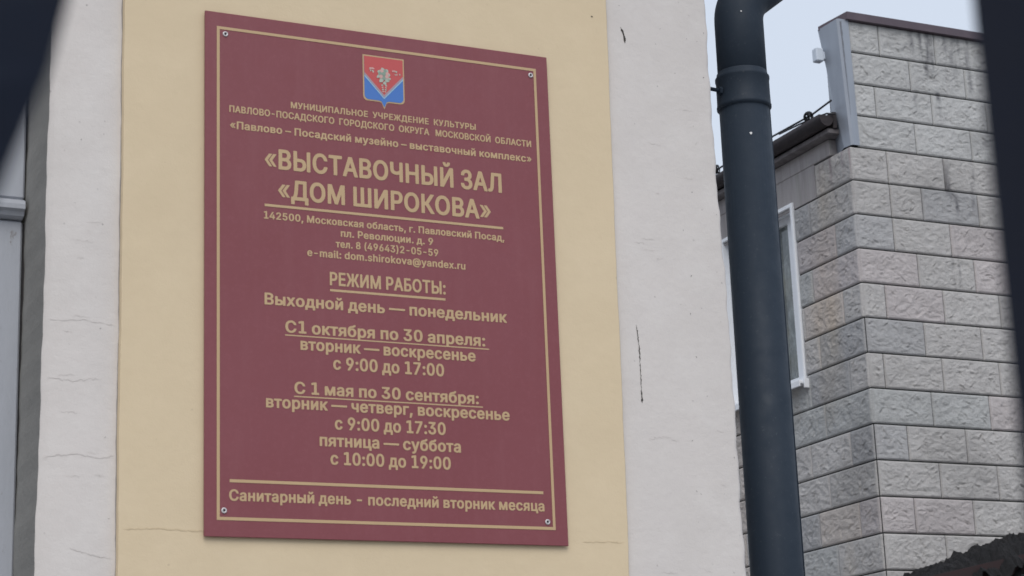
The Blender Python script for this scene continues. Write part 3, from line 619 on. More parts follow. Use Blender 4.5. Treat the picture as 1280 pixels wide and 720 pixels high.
GLYPHS = json.loads(r'''{"(":[137,[[82,-56,75,-51,60,-21,39,35,31,85,33,139,47,208,60,243,75,272,85,278,119,279,129,275,132,269,112,221,99,176,91,133,90,93,93,64,101,29,132,-48,129,-53,122,-57]]],")":[137,[[13,-56,7,-53,5,-48,25,0,38,37,45,75,47,109,43,149,34,189,23,227,5,269,7,275,13,278,51,278,60,275,71,256,94,192,105,131,104,75,91,13,77,-21,62,-51,51,-57]]],",":[94,[[13,-68,8,-65,5,-60,21,39,32,44,69,44,77,42,81,39,82,34,56,-62,45,-68]]],"-":[227,[[52,86,46,89,43,94,43,123,52,131,169,131,178,129,182,123,182,94,180,89,174,86]]],".":[94,[[41,-11,27,-6,17,3,11,16,12,30,19,41,33,50,49,52,62,50,73,44,81,35,84,24,83,11,76,0,67,-6,54,-11]]],"0":[227,[[99,-11,80,-7,60,2,44,15,30,34,21,55,13,87,11,149,14,175,21,199,31,221,45,239,61,253,80,262,99,266,123,266,147,262,166,253,182,239,196,221,206,199,213,173,216,138,216,106,206,55,196,34,182,15,166,2,147,-7,123,-12],[111,34,120,35,130,39,144,55,154,85,158,119,155,162,148,191,133,213,125,218,115,221,96,215,83,199,73,170,69,135,70,98,79,63,93,42]]],"1":[215,[[43,-9,36,-5,33,0,33,29,35,35,45,39,88,40,88,213,85,215,45,206,34,208,29,213,29,248,37,255,99,269,144,267,149,264,150,259,150,40,192,39,202,35,204,29,204,-3,192,-9]]],"2":[227,[[27,-8,21,-5,18,0,19,27,130,147,143,168,146,187,143,203,134,213,123,219,107,220,94,216,85,208,79,195,77,179,72,174,27,173,21,176,19,181,21,200,27,219,35,232,48,245,64,256,80,262,99,266,120,267,141,263,160,256,182,240,197,219,204,192,202,165,193,144,176,120,102,40,104,37,203,36,209,29,208,-3,203,-7,195,-9]]],"3":[227,[[94,-12,61,-3,34,13,15,37,8,66,11,71,19,75,62,74,68,69,71,55,79,45,89,38,102,34,126,37,137,42,144,50,150,63,150,79,146,93,138,103,121,113,75,115,65,122,66,154,120,215,27,219,21,226,21,255,25,261,35,263,193,262,200,255,200,229,135,154,155,148,174,139,188,127,199,114,206,98,210,79,210,61,206,45,189,18,163,-1,131,-11]]],"4":[227,[[134,-8,127,0,126,43,14,44,6,51,6,80,111,259,121,263,156,263,168,259,168,251,74,91,127,91,128,163,140,168,177,167,185,160,186,91,209,90,219,85,221,53,218,48,212,44,185,43,185,0,182,-5,172,-9]]],"5":[227,[[97,-12,65,-3,38,15,22,39,17,55,17,69,27,74,67,73,74,69,79,53,89,41,102,35,118,35,133,42,144,55,149,74,148,95,137,117,118,128,94,127,65,114,30,118,21,122,20,127,34,255,38,261,46,263,190,262,197,255,197,226,194,221,185,217,89,216,83,173,115,176,139,173,163,164,183,149,199,127,207,103,209,77,204,50,188,21,163,1,131,-11]]],"6":[227,[[98,-11,80,-7,61,1,46,13,32,29,24,45,19,63,18,85,21,106,29,127,42,153,113,258,125,263,165,263,173,259,175,253,116,167,144,163,160,158,176,148,190,135,200,119,206,101,208,79,206,55,200,39,190,23,167,2,136,-10],[106,34,122,35,135,42,145,55,149,71,149,90,143,106,130,119,117,123,102,122,90,115,82,103,77,87,77,69,83,53,93,40]]],"7":[227,[[44,-9,36,-4,35,3,143,216,26,218,17,224,19,259,31,263,196,263,204,261,209,256,209,221,96,-3,84,-9]]],"8":[227,[[98,-12,71,-6,47,5,29,22,17,42,12,69,16,93,29,115,49,133,34,150,26,165,22,181,22,199,26,215,32,229,55,251,87,264,127,266,151,261,172,250,187,237,199,218,205,197,203,173,195,154,177,133,194,119,207,101,213,82,214,61,210,42,203,29,192,15,178,5,159,-5,141,-10],[106,34,125,35,138,39,147,47,153,61,154,77,149,90,139,101,125,107,106,108,91,103,79,93,73,79,73,61,79,47,90,38],[110,154,122,155,133,160,141,170,145,181,145,194,140,207,133,215,119,221,106,220,93,215,85,205,81,194,81,181,86,167,95,158]]],"9":[227,[[61,-9,53,-4,52,3,110,88,88,90,66,97,50,107,34,123,24,141,19,160,18,184,22,205,29,221,40,236,53,248,69,258,85,263,106,267,128,266,146,262,165,253,178,244,199,216,206,197,208,179,203,141,180,96,112,-5,101,-9],[100,133,117,131,130,136,142,147,148,163,149,181,144,200,134,213,120,220,106,220,93,214,83,203,78,189,77,171,81,155,89,141]]],":":[94,[[41,-11,27,-6,17,3,11,16,12,30,19,41,33,50,49,52,62,50,73,44,81,35,84,24,83,11,76,0,67,-6,54,-11],[35,128,22,135,13,147,11,160,15,174,25,183,38,189,54,189,69,184,78,176,84,166,84,155,81,144,73,135,62,129,49,126]]],"@":[338,[[156,-76,121,-70,87,-58,57,-38,35,-14,19,15,10,47,6,90,9,124,17,156,31,186,50,210,73,228,103,243,135,251,172,255,204,253,236,245,265,231,289,212,307,191,320,167,329,135,332,106,329,66,323,42,313,22,298,7,281,-1,263,-4,241,-2,223,4,209,12,191,2,169,-2,143,-1,122,7,105,20,93,36,85,58,80,84,82,108,88,130,98,148,114,164,135,175,159,180,180,179,199,174,209,176,239,176,248,172,251,167,251,52,257,39,266,42,273,60,276,90,276,122,270,148,257,172,240,191,217,204,191,211,156,211,127,204,103,190,88,175,77,156,69,135,64,111,63,82,66,55,72,31,83,10,95,-4,111,-17,129,-26,148,-31,191,-33,241,-21,252,-22,258,-28,266,-52,265,-57,260,-61,228,-70,191,-76],[161,42,175,43,185,49,192,60,196,79,196,106,192,122,184,132,172,136,159,136,148,130,139,116,135,100,136,79,141,60,150,47]]],"a":[195,[[66,-12,34,-2,12,17,5,30,2,44,2,62,5,76,17,94,39,108,67,116,122,124,124,129,121,142,116,150,109,155,87,155,73,148,61,131,50,128,13,138,7,142,7,148,24,174,53,193,93,201,133,196,149,189,162,180,172,166,179,150,182,126,182,-2,178,-7,170,-9,135,-9,125,-3,98,-12],[74,33,95,33,112,41,122,57,124,78,85,74,66,67,61,60,61,46,65,38]]],"d":[212,[[84,-12,62,-7,43,4,26,20,14,39,7,60,3,87,5,116,11,143,20,159,31,175,46,187,62,195,84,200,102,201,124,198,140,191,142,258,153,263,193,262,200,255,200,-1,196,-6,188,-9,153,-9,147,-7,142,-1,116,-12],[94,33,113,34,127,44,136,60,141,84,140,113,134,135,121,150,105,156,89,153,76,143,67,127,63,105,63,81,69,57,80,41]]],"e":[202,[[92,-12,73,-9,54,-1,38,9,23,25,13,44,6,63,3,87,4,108,8,129,14,148,24,164,38,179,54,190,73,197,94,201,116,200,134,197,153,189,169,177,181,164,190,148,196,129,200,84,196,79,188,76,65,75,64,71,69,55,83,39,102,32,116,33,126,38,133,44,141,57,150,62,190,53,195,49,196,44,182,18,158,-1,129,-11],[64,121,68,119,139,121,133,137,124,148,116,154,102,156,89,154,78,147,69,135]]],"h":[205,[[21,-8,15,-5,12,0,13,256,18,261,24,263,61,263,71,256,72,191,101,200,138,198,165,186,184,163,190,147,192,128,193,0,189,-6,178,-9,146,-9,135,-3,133,131,123,149,114,154,104,156,93,153,83,147,72,128,70,-3,58,-9]]],"i":[83,[[21,-8,15,-5,12,0,13,192,23,198,61,198,68,195,71,189,71,0,68,-5,61,-9],[34,213,20,219,10,229,7,240,9,253,19,264,31,270,47,271,60,267,71,259,76,251,77,240,74,229,67,221,58,215]]],"k":[190,[[21,-8,15,-5,12,0,13,256,18,261,24,263,61,263,69,259,71,253,72,135,135,197,181,199,189,197,194,192,191,184,117,107,200,0,197,-5,189,-9,138,-7,74,70,71,67,70,-3,58,-9]]],"l":[95,[[58,-10,42,-6,29,2,18,15,13,31,12,255,16,260,24,263,61,263,68,260,71,255,71,41,74,35,88,36,98,31,104,1,102,-4,93,-8]]],"m":[305,[[21,-8,15,-5,12,0,12,189,16,195,24,198,58,199,72,192,93,200,117,202,141,195,160,181,177,192,192,198,226,202,258,192,280,173,289,155,292,133,292,0,290,-5,280,-9,248,-9,240,-7,234,-3,233,136,227,149,210,156,200,155,191,149,182,131,181,-3,176,-7,168,-9,136,-9,126,-5,123,0,123,136,114,151,98,156,88,153,80,147,72,128,70,-3,58,-9]]],"n":[205,[[21,-8,15,-5,12,0,12,189,15,195,24,198,58,199,72,191,93,199,120,201,144,197,164,187,182,165,191,139,192,-3,181,-9,149,-9,141,-8,135,-3,133,131,123,149,114,154,104,156,93,153,83,147,72,128,70,-3,58,-9]]],"o":[208,[[89,-12,68,-7,49,1,33,14,22,28,12,47,6,65,3,87,5,116,9,135,17,153,29,169,44,183,62,193,81,199,102,201,126,199,146,193,164,183,179,169,189,156,198,137,203,116,203,71,198,52,189,33,178,17,164,5,148,-4,129,-10],[95,33,113,33,127,41,138,57,145,81,145,108,138,132,124,150,108,156,92,154,78,145,68,127,63,105,63,81,69,57,80,41]]],"r":[130,[[21,-8,15,-5,12,0,13,192,18,197,26,199,58,199,69,193,96,201,130,199,136,192,134,157,125,152,101,154,90,151,80,143,73,131,70,-3,58,-9]]],"s":[182,[[76,-12,47,-5,26,8,10,28,4,50,12,55,50,62,59,57,65,44,73,36,95,32,108,35,116,41,120,49,119,57,108,67,55,81,28,95,18,107,12,119,10,132,10,148,22,172,45,191,76,200,116,199,138,192,156,180,170,161,175,148,175,142,167,137,130,130,122,135,108,154,90,157,79,154,71,148,68,140,70,132,79,124,135,108,161,95,176,73,179,57,178,41,167,17,144,-1,114,-11]]],"u":[205,[[77,-11,56,-5,38,5,26,19,17,37,12,64,13,192,18,197,26,199,61,198,70,192,72,59,83,40,90,36,101,34,112,36,122,43,130,53,133,64,135,192,146,199,186,197,193,189,192,-3,181,-9,146,-9,133,-1,106,-10]]],"v":[195,[[75,-8,68,-3,-5,192,1,197,9,199,43,199,54,195,97,78,141,195,153,199,187,199,195,196,199,192,199,187,127,-3,115,-9]]],"x":[189,[[5,-8,-3,-3,-3,3,61,96,1,187,3,195,13,199,58,197,96,144,127,192,133,197,176,199,187,195,189,187,128,96,192,3,190,-5,178,-9,141,-9,133,-6,96,50,56,-6,48,-9]]],"y":[195,[[33,-81,17,-77,11,-73,17,-41,27,-34,46,-36,51,-34,58,-25,67,-1,-4,186,-5,192,0,197,9,199,43,199,54,194,97,78,140,194,153,199,187,199,195,196,199,191,199,186,109,-46,94,-65,78,-75,57,-81]]],"«":[201,[[82,19,8,105,79,189,122,190,126,188,127,182,62,105,127,25,122,19],[151,19,78,105,148,189,191,190,195,188,196,182,132,105,196,25,191,19]]],"»":[201,[[9,19,6,22,6,28,70,105,5,185,12,190,50,190,55,188,123,108,123,102,52,20],[78,19,75,22,75,28,139,105,74,185,81,190,119,190,124,188,192,108,192,102,121,20]]],"А":[240,[[3,-8,-5,-3,-5,3,87,256,91,261,99,263,147,261,152,256,245,3,245,-3,240,-7,232,-9,195,-9,186,-5,160,62,80,62,54,-5,43,-9],[95,109,144,109,120,178]]],"Б":[224,[[25,-8,19,-5,16,0,18,259,30,263,182,263,191,261,196,256,196,227,190,219,76,216,76,160,78,157,129,156,155,153,179,143,197,131,212,109,219,85,217,56,208,32,198,19,185,8,169,0,150,-6,121,-9],[77,37,129,38,148,45,156,56,159,69,159,85,152,99,145,105,131,110,76,109]]],"В":[228,[[25,-8,19,-5,16,0,18,259,30,263,129,263,155,259,177,250,200,229,207,216,212,200,213,179,208,160,199,147,184,133,206,116,220,91,222,59,213,29,203,17,190,7,174,-1,155,-6,123,-9],[76,40,81,38,129,38,150,43,158,51,163,61,163,75,159,88,149,99,134,105,78,106],[77,152,123,152,142,159,150,169,154,181,153,195,148,205,139,213,129,216,76,216]]],"Г":[201,[[25,-8,19,-5,16,0,18,259,30,263,185,263,194,261,199,256,199,227,193,219,76,216,76,0,74,-5,65,-9]]],"Д":[284,[[11,-63,5,-60,2,-55,2,28,9,36,30,39,39,52,47,73,56,124,68,257,80,263,240,263,251,260,254,255,254,39,275,36,282,31,282,-57,277,-62,269,-64,235,-63,226,-60,223,-55,223,-9,61,-9,61,-55,58,-60,48,-64],[96,39,194,39,194,215,192,217,128,217,124,215,113,100,105,65]]],"Е":[209,[[25,-8,19,-5,16,0,18,259,30,263,187,263,195,261,200,256,200,227,198,221,193,218,76,216,78,152,185,151,192,144,192,115,189,109,179,105,78,105,76,40,81,38,193,37,202,29,201,-3,195,-7,187,-9]]],"Ж":[334,[[4,-8,-4,-3,-4,3,76,133,3,251,4,259,14,263,57,263,65,260,129,152,134,150,137,152,137,253,142,261,185,263,193,261,197,256,197,152,201,150,206,152,268,259,278,263,318,263,330,259,331,251,259,131,338,3,336,-5,324,-9,286,-9,277,-5,212,101,209,104,201,104,197,101,197,-3,185,-9,142,-7,137,0,137,101,134,104,126,104,124,103,57,-5,46,-9]]],"З":[215,[[93,-12,59,-3,31,13,14,37,7,66,10,71,18,75,60,74,67,69,70,55,77,45,87,38,98,35,122,36,141,47,147,58,149,71,146,85,139,95,119,106,77,108,71,111,69,117,69,146,71,149,79,153,117,155,133,165,140,181,138,202,133,211,125,217,106,221,93,218,80,210,73,199,70,186,63,181,21,181,13,186,13,194,16,210,23,226,34,239,48,250,82,264,122,266,146,261,165,252,182,237,194,218,200,194,197,167,187,149,169,133,189,119,201,103,208,82,208,61,205,45,197,29,185,15,171,5,154,-4,135,-10]]],"И":[262,[[25,-8,19,-5,16,0,18,259,27,263,62,263,71,261,76,256,78,96,181,259,195,263,233,263,243,259,246,253,246,0,243,-5,233,-9,198,-9,186,-3,185,159,80,-5,70,-9]]],"Й":[262,[[25,-8,19,-5,16,0,18,259,27,263,62,263,71,261,76,256,78,96,181,259,195,263,233,263,243,259,246,253,246,0,243,-5,233,-9,198,-9,186,-3,185,159,80,-5,70,-9],[113,274,94,283,77,299,68,323,68,331,72,336,83,338,113,336,118,331,122,317,131,312,141,317,146,333,153,338,182,338,193,333,194,323,190,307,182,295,171,285,145,273]]],"К":[233,[[25,-8,19,-5,16,0,18,259,30,263,65,263,75,259,76,155,86,153,91,155,171,261,179,263,219,263,230,261,234,256,233,251,141,131,236,5,238,-3,233,-7,225,-9,185,-9,174,-5,91,105,81,106,76,104,76,-3,65,-9]]],"Л":[260,[[11,-8,5,-5,2,0,3,31,11,37,33,40,38,48,42,64,61,259,75,263,229,263,242,259,244,0,241,-5,232,-9,197,-9,189,-7,184,-3,183,216,117,217,103,72,98,45,92,27,78,8,61,-3,40,-8]]],"М":[314,[[25,-8,19,-5,16,0,18,259,30,263,78,263,88,259,158,83,226,259,241,263,286,263,296,259,298,0,295,-5,286,-9,251,-9,243,-7,239,-3,238,134,184,-3,179,-7,171,-9,134,-7,130,-3,75,134,74,-3,62,-9]]],"Н":[258,[[25,-8,19,-5,16,0,18,259,27,263,62,263,70,262,75,257,78,153,179,153,182,155,182,256,187,261,195,263,230,263,238,261,242,253,241,-4,230,-9,195,-9,187,-7,183,-3,182,107,78,107,76,-3,65,-9]]],"О":[267,[[119,-12,89,-5,68,5,47,21,31,39,18,63,10,87,6,117,7,149,12,175,22,199,35,221,53,239,73,253,97,262,124,266,151,266,177,260,201,248,220,234,236,215,249,191,257,165,260,138,259,106,255,79,245,55,232,34,214,15,193,1,169,-8,143,-12],[122,37,137,36,151,38,175,53,193,79,200,111,199,151,188,185,169,207,154,215,140,219,113,215,92,202,74,175,67,143,67,106,76,74,95,50,108,41]]],"П":[258,[[25,-8,19,-5,16,0,18,259,30,263,227,263,238,261,242,253,241,-4,230,-9,195,-9,187,-7,183,-3,182,216,78,217,76,-3,65,-9]]],"Р":[222,[[25,-8,19,-5,16,0,18,259,30,263,126,263,155,259,177,250,190,240,203,227,216,197,218,179,217,157,206,125,186,104,158,89,134,85,76,83,76,-3,65,-9],[77,131,126,131,137,134,148,141,156,157,158,176,155,195,146,208,137,214,123,217,76,216]]],"С":[255,[[119,-12,89,-5,68,5,47,21,31,39,18,63,10,87,6,117,7,149,12,175,21,199,35,221,53,239,73,253,97,262,124,266,151,266,188,256,217,236,240,207,250,173,245,167,239,165,199,166,192,170,185,189,178,199,159,214,145,218,129,219,103,210,92,202,81,189,73,173,68,154,66,127,67,106,78,71,89,55,103,44,119,37,137,36,156,40,173,50,182,61,191,83,196,88,239,89,247,86,250,79,245,58,235,39,223,23,207,9,188,-1,167,-9,143,-12]]],"Т":[224,[[91,-8,85,-5,82,0,82,216,7,219,2,224,2,256,7,261,16,263,208,263,217,261,222,253,222,224,219,220,211,217,142,216,142,0,140,-5,131,-9]]],"У":[218,[[38,-8,32,-5,29,0,30,32,40,37,72,40,78,45,83,59,-5,251,-4,259,8,263,46,263,56,259,112,130,163,259,174,263,219,261,224,256,223,251,136,40,124,19,110,4,91,-5,67,-9]]],"Ц":[251,[[209,-63,201,-55,201,-9,30,-9,17,-4,16,255,19,260,27,263,65,263,73,260,76,255,76,39,81,37,175,39,175,255,178,260,187,263,225,263,234,257,235,39,251,36,259,31,260,-55,257,-60,249,-63]]],"Ч":[243,[[176,-8,170,-5,167,0,167,93,120,86,77,90,45,103,24,125,16,144,13,168,12,253,18,261,58,263,71,259,73,171,76,155,82,145,90,139,114,133,141,136,166,147,169,259,178,263,213,263,221,262,226,258,227,0,225,-5,216,-9]]],"Ш":[333,[[25,-8,19,-5,16,0,18,259,27,263,62,263,71,261,76,256,76,40,81,37,134,37,137,40,138,259,147,263,185,263,193,261,196,256,197,40,198,37,203,37,257,37,257,256,262,261,270,263,305,263,315,259,317,0,314,-5,302,-9]]],"Ы":[306,[[25,-8,19,-5,16,0,16,256,21,261,27,263,65,263,71,261,76,256,78,163,147,161,171,154,190,144,205,131,216,112,222,91,222,64,216,43,205,24,187,8,166,-2,131,-9],[238,-8,232,-5,230,0,230,256,241,263,278,263,286,260,290,253,290,0,287,-5,278,-9],[77,37,129,37,149,45,158,56,162,72,161,91,154,104,144,112,131,116,78,116]]],"Ь":[226,[[25,-8,19,-5,16,0,16,256,21,261,27,263,65,263,71,261,76,256,78,163,147,161,171,154,190,144,205,131,216,112,222,91,222,64,216,43,205,24,187,8,166,-2,131,-9],[77,37,129,37,149,45,158,56,162,72,161,91,154,104,144,112,131,116,78,116]]],"а":[195,[[66,-12,34,-2,12,17,5,30,2,44,2,62,5,76,17,94,39,108,67,116,122,124,124,129,121,142,116,150,109,155,87,155,73,148,61,131,50,128,13,138,7,142,7,148,24,174,53,193,93,201,133,196,149,189,162,180,172,166,179,150,182,126,182,-2,178,-7,170,-9,135,-9,125,-3,98,-12],[74,33,95,33,112,41,122,57,124,78,85,74,66,67,61,60,61,46,65,38]]],"б":[206,[[89,-12,62,-5,41,7,23,25,11,47,5,71,3,105,6,145,13,177,21,196,30,209,54,228,84,238,129,245,134,257,142,263,180,263,188,257,187,241,181,225,171,215,145,203,89,194,77,188,70,180,97,189,126,190,153,181,174,165,190,143,200,116,202,84,196,52,180,23,153,-1,124,-11],[94,33,110,32,125,39,136,52,142,71,144,97,139,121,128,137,113,145,97,145,82,137,70,124,63,103,62,79,68,57,79,41]]],"в":[196,[[21,-8,15,-5,12,0,12,189,15,195,26,199,114,198,144,192,165,181,178,166,185,147,185,131,182,120,175,109,165,101,183,83,192,64,192,40,182,19,162,2,136,-7],[70,37,125,38,133,48,131,67,127,72,120,75,70,75],[69,120,117,121,126,131,125,144,120,149,112,152,70,152]]],"г":[152,[[21,-8,15,-5,12,0,13,192,18,197,26,199,144,199,154,196,159,189,159,163,154,155,146,153,71,152,70,-3,58,-9]]],"д":[214,[[1,-63,-5,-60,-8,-55,-8,28,-2,36,15,39,26,60,33,95,42,193,54,199,177,199,188,196,192,188,192,39,212,37,221,31,220,-58,206,-64,174,-64,165,-60,163,-55,161,-9,52,-9,51,-55,48,-60,38,-64],[78,39,134,39,134,151,132,152,100,152,96,151,88,79]]],"е":[202,[[92,-12,73,-9,54,-1,38,9,23,25,13,44,6,63,3,87,4,108,8,129,14,148,24,164,38,179,54,190,73,197,94,201,116,200,134,197,153,189,169,177,181,164,190,148,196,129,200,84,196,79,188,76,65,75,64,71,69,55,83,39,102,32,116,33,126,38,133,44,141,57,150,62,190,53,195,49,196,44,182,18,158,-1,129,-11],[64,121,68,119,139,121,133,137,124,148,116,154,102,156,89,154,78,147,69,135]]],"з":[172,[[72,-10,45,-4,22,8,7,27,2,48,6,54,13,56,48,57,57,54,64,40,74,34,93,34,105,40,110,48,110,56,104,70,90,76,62,78,55,86,56,112,64,117,88,118,98,123,105,134,103,147,93,157,80,157,67,150,61,136,48,131,13,133,6,139,6,147,16,171,39,190,69,200,104,200,122,195,138,186,151,174,159,160,163,144,161,126,154,112,140,99,155,88,165,75,170,62,170,43,159,19,136,0,106,-10]]],"и":[205,[[21,-8,15,-5,12,0,12,189,15,195,24,198,58,199,66,196,70,192,72,94,138,195,149,199,178,199,191,195,193,189,192,-4,181,-9,149,-9,141,-8,135,-3,133,94,67,-5,56,-9]]],"й":[205,[[21,-8,15,-5,12,0,12,189,15,195,24,198,58,199,66,196,70,192,72,94,138,195,149,199,178,199,191,195,193,189,192,-4,181,-9,149,-9,141,-8,135,-3,133,94,67,-5,56,-9],[96,208,72,214,52,229,41,251,39,264,41,269,53,274,82,272,89,267,95,251,104,247,113,253,116,267,122,272,154,273,164,269,166,261,163,245,148,224,125,211]]],"к":[188,[[21,-8,15,-5,12,0,12,189,15,195,24,198,56,199,69,194,72,121,136,197,184,199,194,195,196,187,123,99,197,3,195,-5,184,-9,144,-9,136,-7,74,70,71,69,70,-3,58,-9]]],"л":[200,[[-2,-8,-8,-5,-11,0,-11,29,-2,36,14,38,23,53,27,91,31,189,34,195,46,199,174,199,186,195,188,189,188,0,185,-5,177,-9,142,-9,130,-3,129,152,91,152,88,152,82,59,77,35,70,20,58,5,43,-4,22,-9]]],"м":[268,[[21,-8,15,-5,12,0,12,189,15,195,26,199,74,199,84,195,133,78,183,195,197,199,242,199,253,195,255,189,255,0,252,-5,242,-9,210,-9,202,-7,197,-3,196,72,194,78,158,-5,149,-9,112,-7,107,-3,72,80,70,-3,58,-9]]],"н":[204,[[21,-8,15,-5,12,0,12,189,15,195,24,198,56,199,69,194,71,189,71,123,74,120,133,122,133,189,136,195,149,199,181,198,189,195,192,189,192,0,189,-5,181,-9,146,-9,134,-3,133,73,74,74,71,72,70,-3,58,-9]]],"о":[208,[[89,-12,68,-7,49,1,33,14,22,28,12,47,6,65,3,87,5,116,9,135,17,153,29,169,44,183,62,193,81,199,102,201,126,199,146,193,164,183,179,169,189,156,198,137,203,116,203,71,198,52,189,33,178,17,164,5,148,-4,129,-10],[95,33,113,33,127,41,138,57,145,81,145,108,138,132,124,150,108,156,92,154,78,145,68,127,63,105,63,81,69,57,80,41]]],"п":[204,[[21,-8,15,-5,12,0,12,189,15,195,26,199,178,199,189,195,192,189,192,0,189,-5,178,-9,146,-9,138,-7,134,-3,133,152,74,152,71,152,70,-3,58,-9]]],"р":[212,[[21,-80,15,-77,12,-71,13,193,24,198,56,199,64,197,72,190,90,198,114,201,138,199,160,191,176,179,188,166,198,150,205,129,209,102,208,78,204,57,196,35,176,9,160,-2,144,-9,122,-13,104,-13,85,-8,72,-2,70,-74,58,-80],[106,33,122,35,136,46,146,65,150,89,148,115,141,137,128,151,112,156,96,153,83,142,74,123,70,99,72,75,79,54,90,39]]],"с":[198,[[89,-12,68,-7,49,1,33,14,22,28,12,47,6,65,3,87,5,116,9,135,17,153,29,169,43,183,60,192,81,199,121,200,148,192,169,179,187,159,195,137,188,131,148,122,139,127,131,143,118,153,100,156,85,151,71,135,63,111,63,81,71,55,84,38,102,32,113,33,124,39,134,49,140,63,148,67,188,59,194,55,195,49,189,33,180,20,156,0,124,-11]]],"т":[163,[[62,-9,55,-5,52,0,52,152,1,154,-7,157,-11,163,-10,192,-5,197,3,199,158,199,169,196,173,189,173,163,171,157,161,153,111,152,110,-3,99,-9]]],"у":[195,[[33,-81,17,-77,11,-73,17,-41,27,-34,46,-36,51,-34,58,-25,67,-1,-4,186,-5,192,0,197,9,199,43,199,54,194,97,78,140,194,153,199,187,199,195,196,199,191,199,186,109,-46,94,-65,78,-75,57,-81]]],"х":[189,[[5,-8,-3,-3,-3,3,61,96,1,187,3,195,13,199,58,197,96,144,127,192,133,197,176,199,187,195,189,187,128,96,192,3,190,-5,178,-9,141,-9,133,-6,96,50,56,-6,48,-9]]],"ц":[208,[[168,-63,161,-60,158,-55,157,-9,26,-9,14,-4,12,188,16,196,26,199,58,199,67,196,71,191,71,39,74,37,133,38,133,191,137,196,146,199,181,198,190,193,192,39,209,36,216,31,216,-55,214,-60,205,-63]]],"ч":[201,[[138,-8,132,-5,130,0,130,51,88,51,62,56,37,70,22,88,15,104,12,128,12,189,18,197,58,199,69,194,73,115,82,101,98,96,120,98,130,101,130,189,132,195,141,198,176,199,188,192,187,-3,176,-9]]],"ы":[255,[[21,-8,15,-5,12,0,12,189,15,195,26,199,58,199,66,196,71,189,72,132,120,130,144,125,168,112,184,92,185,192,189,196,197,199,232,198,241,195,243,189,243,0,240,-5,229,-9,197,-9,189,-7,184,0,184,31,176,19,164,8,149,-1,133,-6,109,-9],[71,37,109,37,122,41,129,48,132,56,131,67,128,75,120,82,112,84,72,84]]],"ь":[194,[[21,-8,15,-5,12,0,13,192,24,198,61,198,68,195,71,189,72,132,130,129,149,123,165,115,178,101,186,86,191,67,189,48,184,32,173,16,160,5,144,-3,114,-9],[71,37,109,37,122,41,129,48,132,56,131,67,128,75,120,82,112,84,72,84]]],"ю":[292,[[173,-12,144,-4,117,15,100,39,88,72,69,71,68,-4,61,-8,53,-9,24,-9,14,-4,12,188,16,196,24,198,56,199,68,193,69,119,72,117,90,119,99,148,113,169,133,186,160,198,189,201,223,196,249,183,268,164,282,137,289,103,286,65,276,36,258,13,233,-4,205,-12],[180,33,197,33,212,41,223,57,230,81,229,108,223,132,211,148,194,156,176,154,164,145,153,129,148,108,148,81,154,57,165,41]]],"я":[193,[[2,-8,-6,-3,-6,3,37,72,15,91,7,104,3,117,5,149,18,173,40,189,69,197,168,199,178,195,180,189,180,0,178,-4,165,-9,133,-9,124,-5,122,0,121,61,98,62,95,61,54,-5,45,-9],[80,107,121,107,122,152,117,154,82,153,66,147,61,136,62,120,69,111]]],"–":[175,[[-5,86,-11,89,-14,94,-14,123,-10,129,-3,131,176,131,185,129,189,123,188,91,179,85]]],"—":[350,[[-5,86,-11,89,-14,94,-14,123,-10,129,-3,131,349,131,360,129,364,123,363,91,352,85]]]}''')
CAPH = 263.0
SPACE = 92
GM = {}
def glyph_mesh(ch):
    if ch not in GM:
        cu = bpy.data.curves.new('glyph', 'CURVE')
        cu.dimensions = '2D'
        cu.fill_mode = 'BOTH'
        for L in GLYPHS[ch][1]:
            sp = cu.splines.new('POLY')
            k = len(L) // 2
            sp.points.add(k - 1)
            for i in range(k):
                sp.points[i].co = (L[2 * i] * .01, L[2 * i + 1] * .01, 0, 1)
            sp.use_cyclic_u = True
        tmp = bpy.data.objects.new('glyph', cu)
        me0 = tmp.to_mesh()
        GM[ch] = ([(v.co.x * 100, v.co.y * 100) for v in me0.vertices], [tuple(p.vertices) for p in me0.polygons])
        tmp.to_mesh_clear()
        bpy.data.objects.remove(tmp)
        bpy.data.curves.remove(cu)
    return GM[ch]
def text_line(s, cx, base, width, cap, track=0.0, name='lettering'):
    sy = cap / CAPH
    # lay out in glyph units
    adv, items = 0.0, []
    xs = []
    for ch in s:
        if ch == ' ':
            adv += SPACE + track
            continue
        a, loops = GLYPHS[ch]
        items.append((adv, ch))
        for L in loops:
            xs += [adv + v for v in L[::2]]
        adv += a + 12 + track
    lo, hi = min(xs), max(xs)
    sx = width / (hi - lo)
    mb = MB()
    for off, ch in items:
        gv, gf = glyph_mesh(ch)
        mb.add([(cx + (off + x - (lo + hi) / 2) * sx, -E_, base + Z0 + z * sy) for x, z in gv], gf)
    return mb.build(name, M_gold, sign), sx / sy

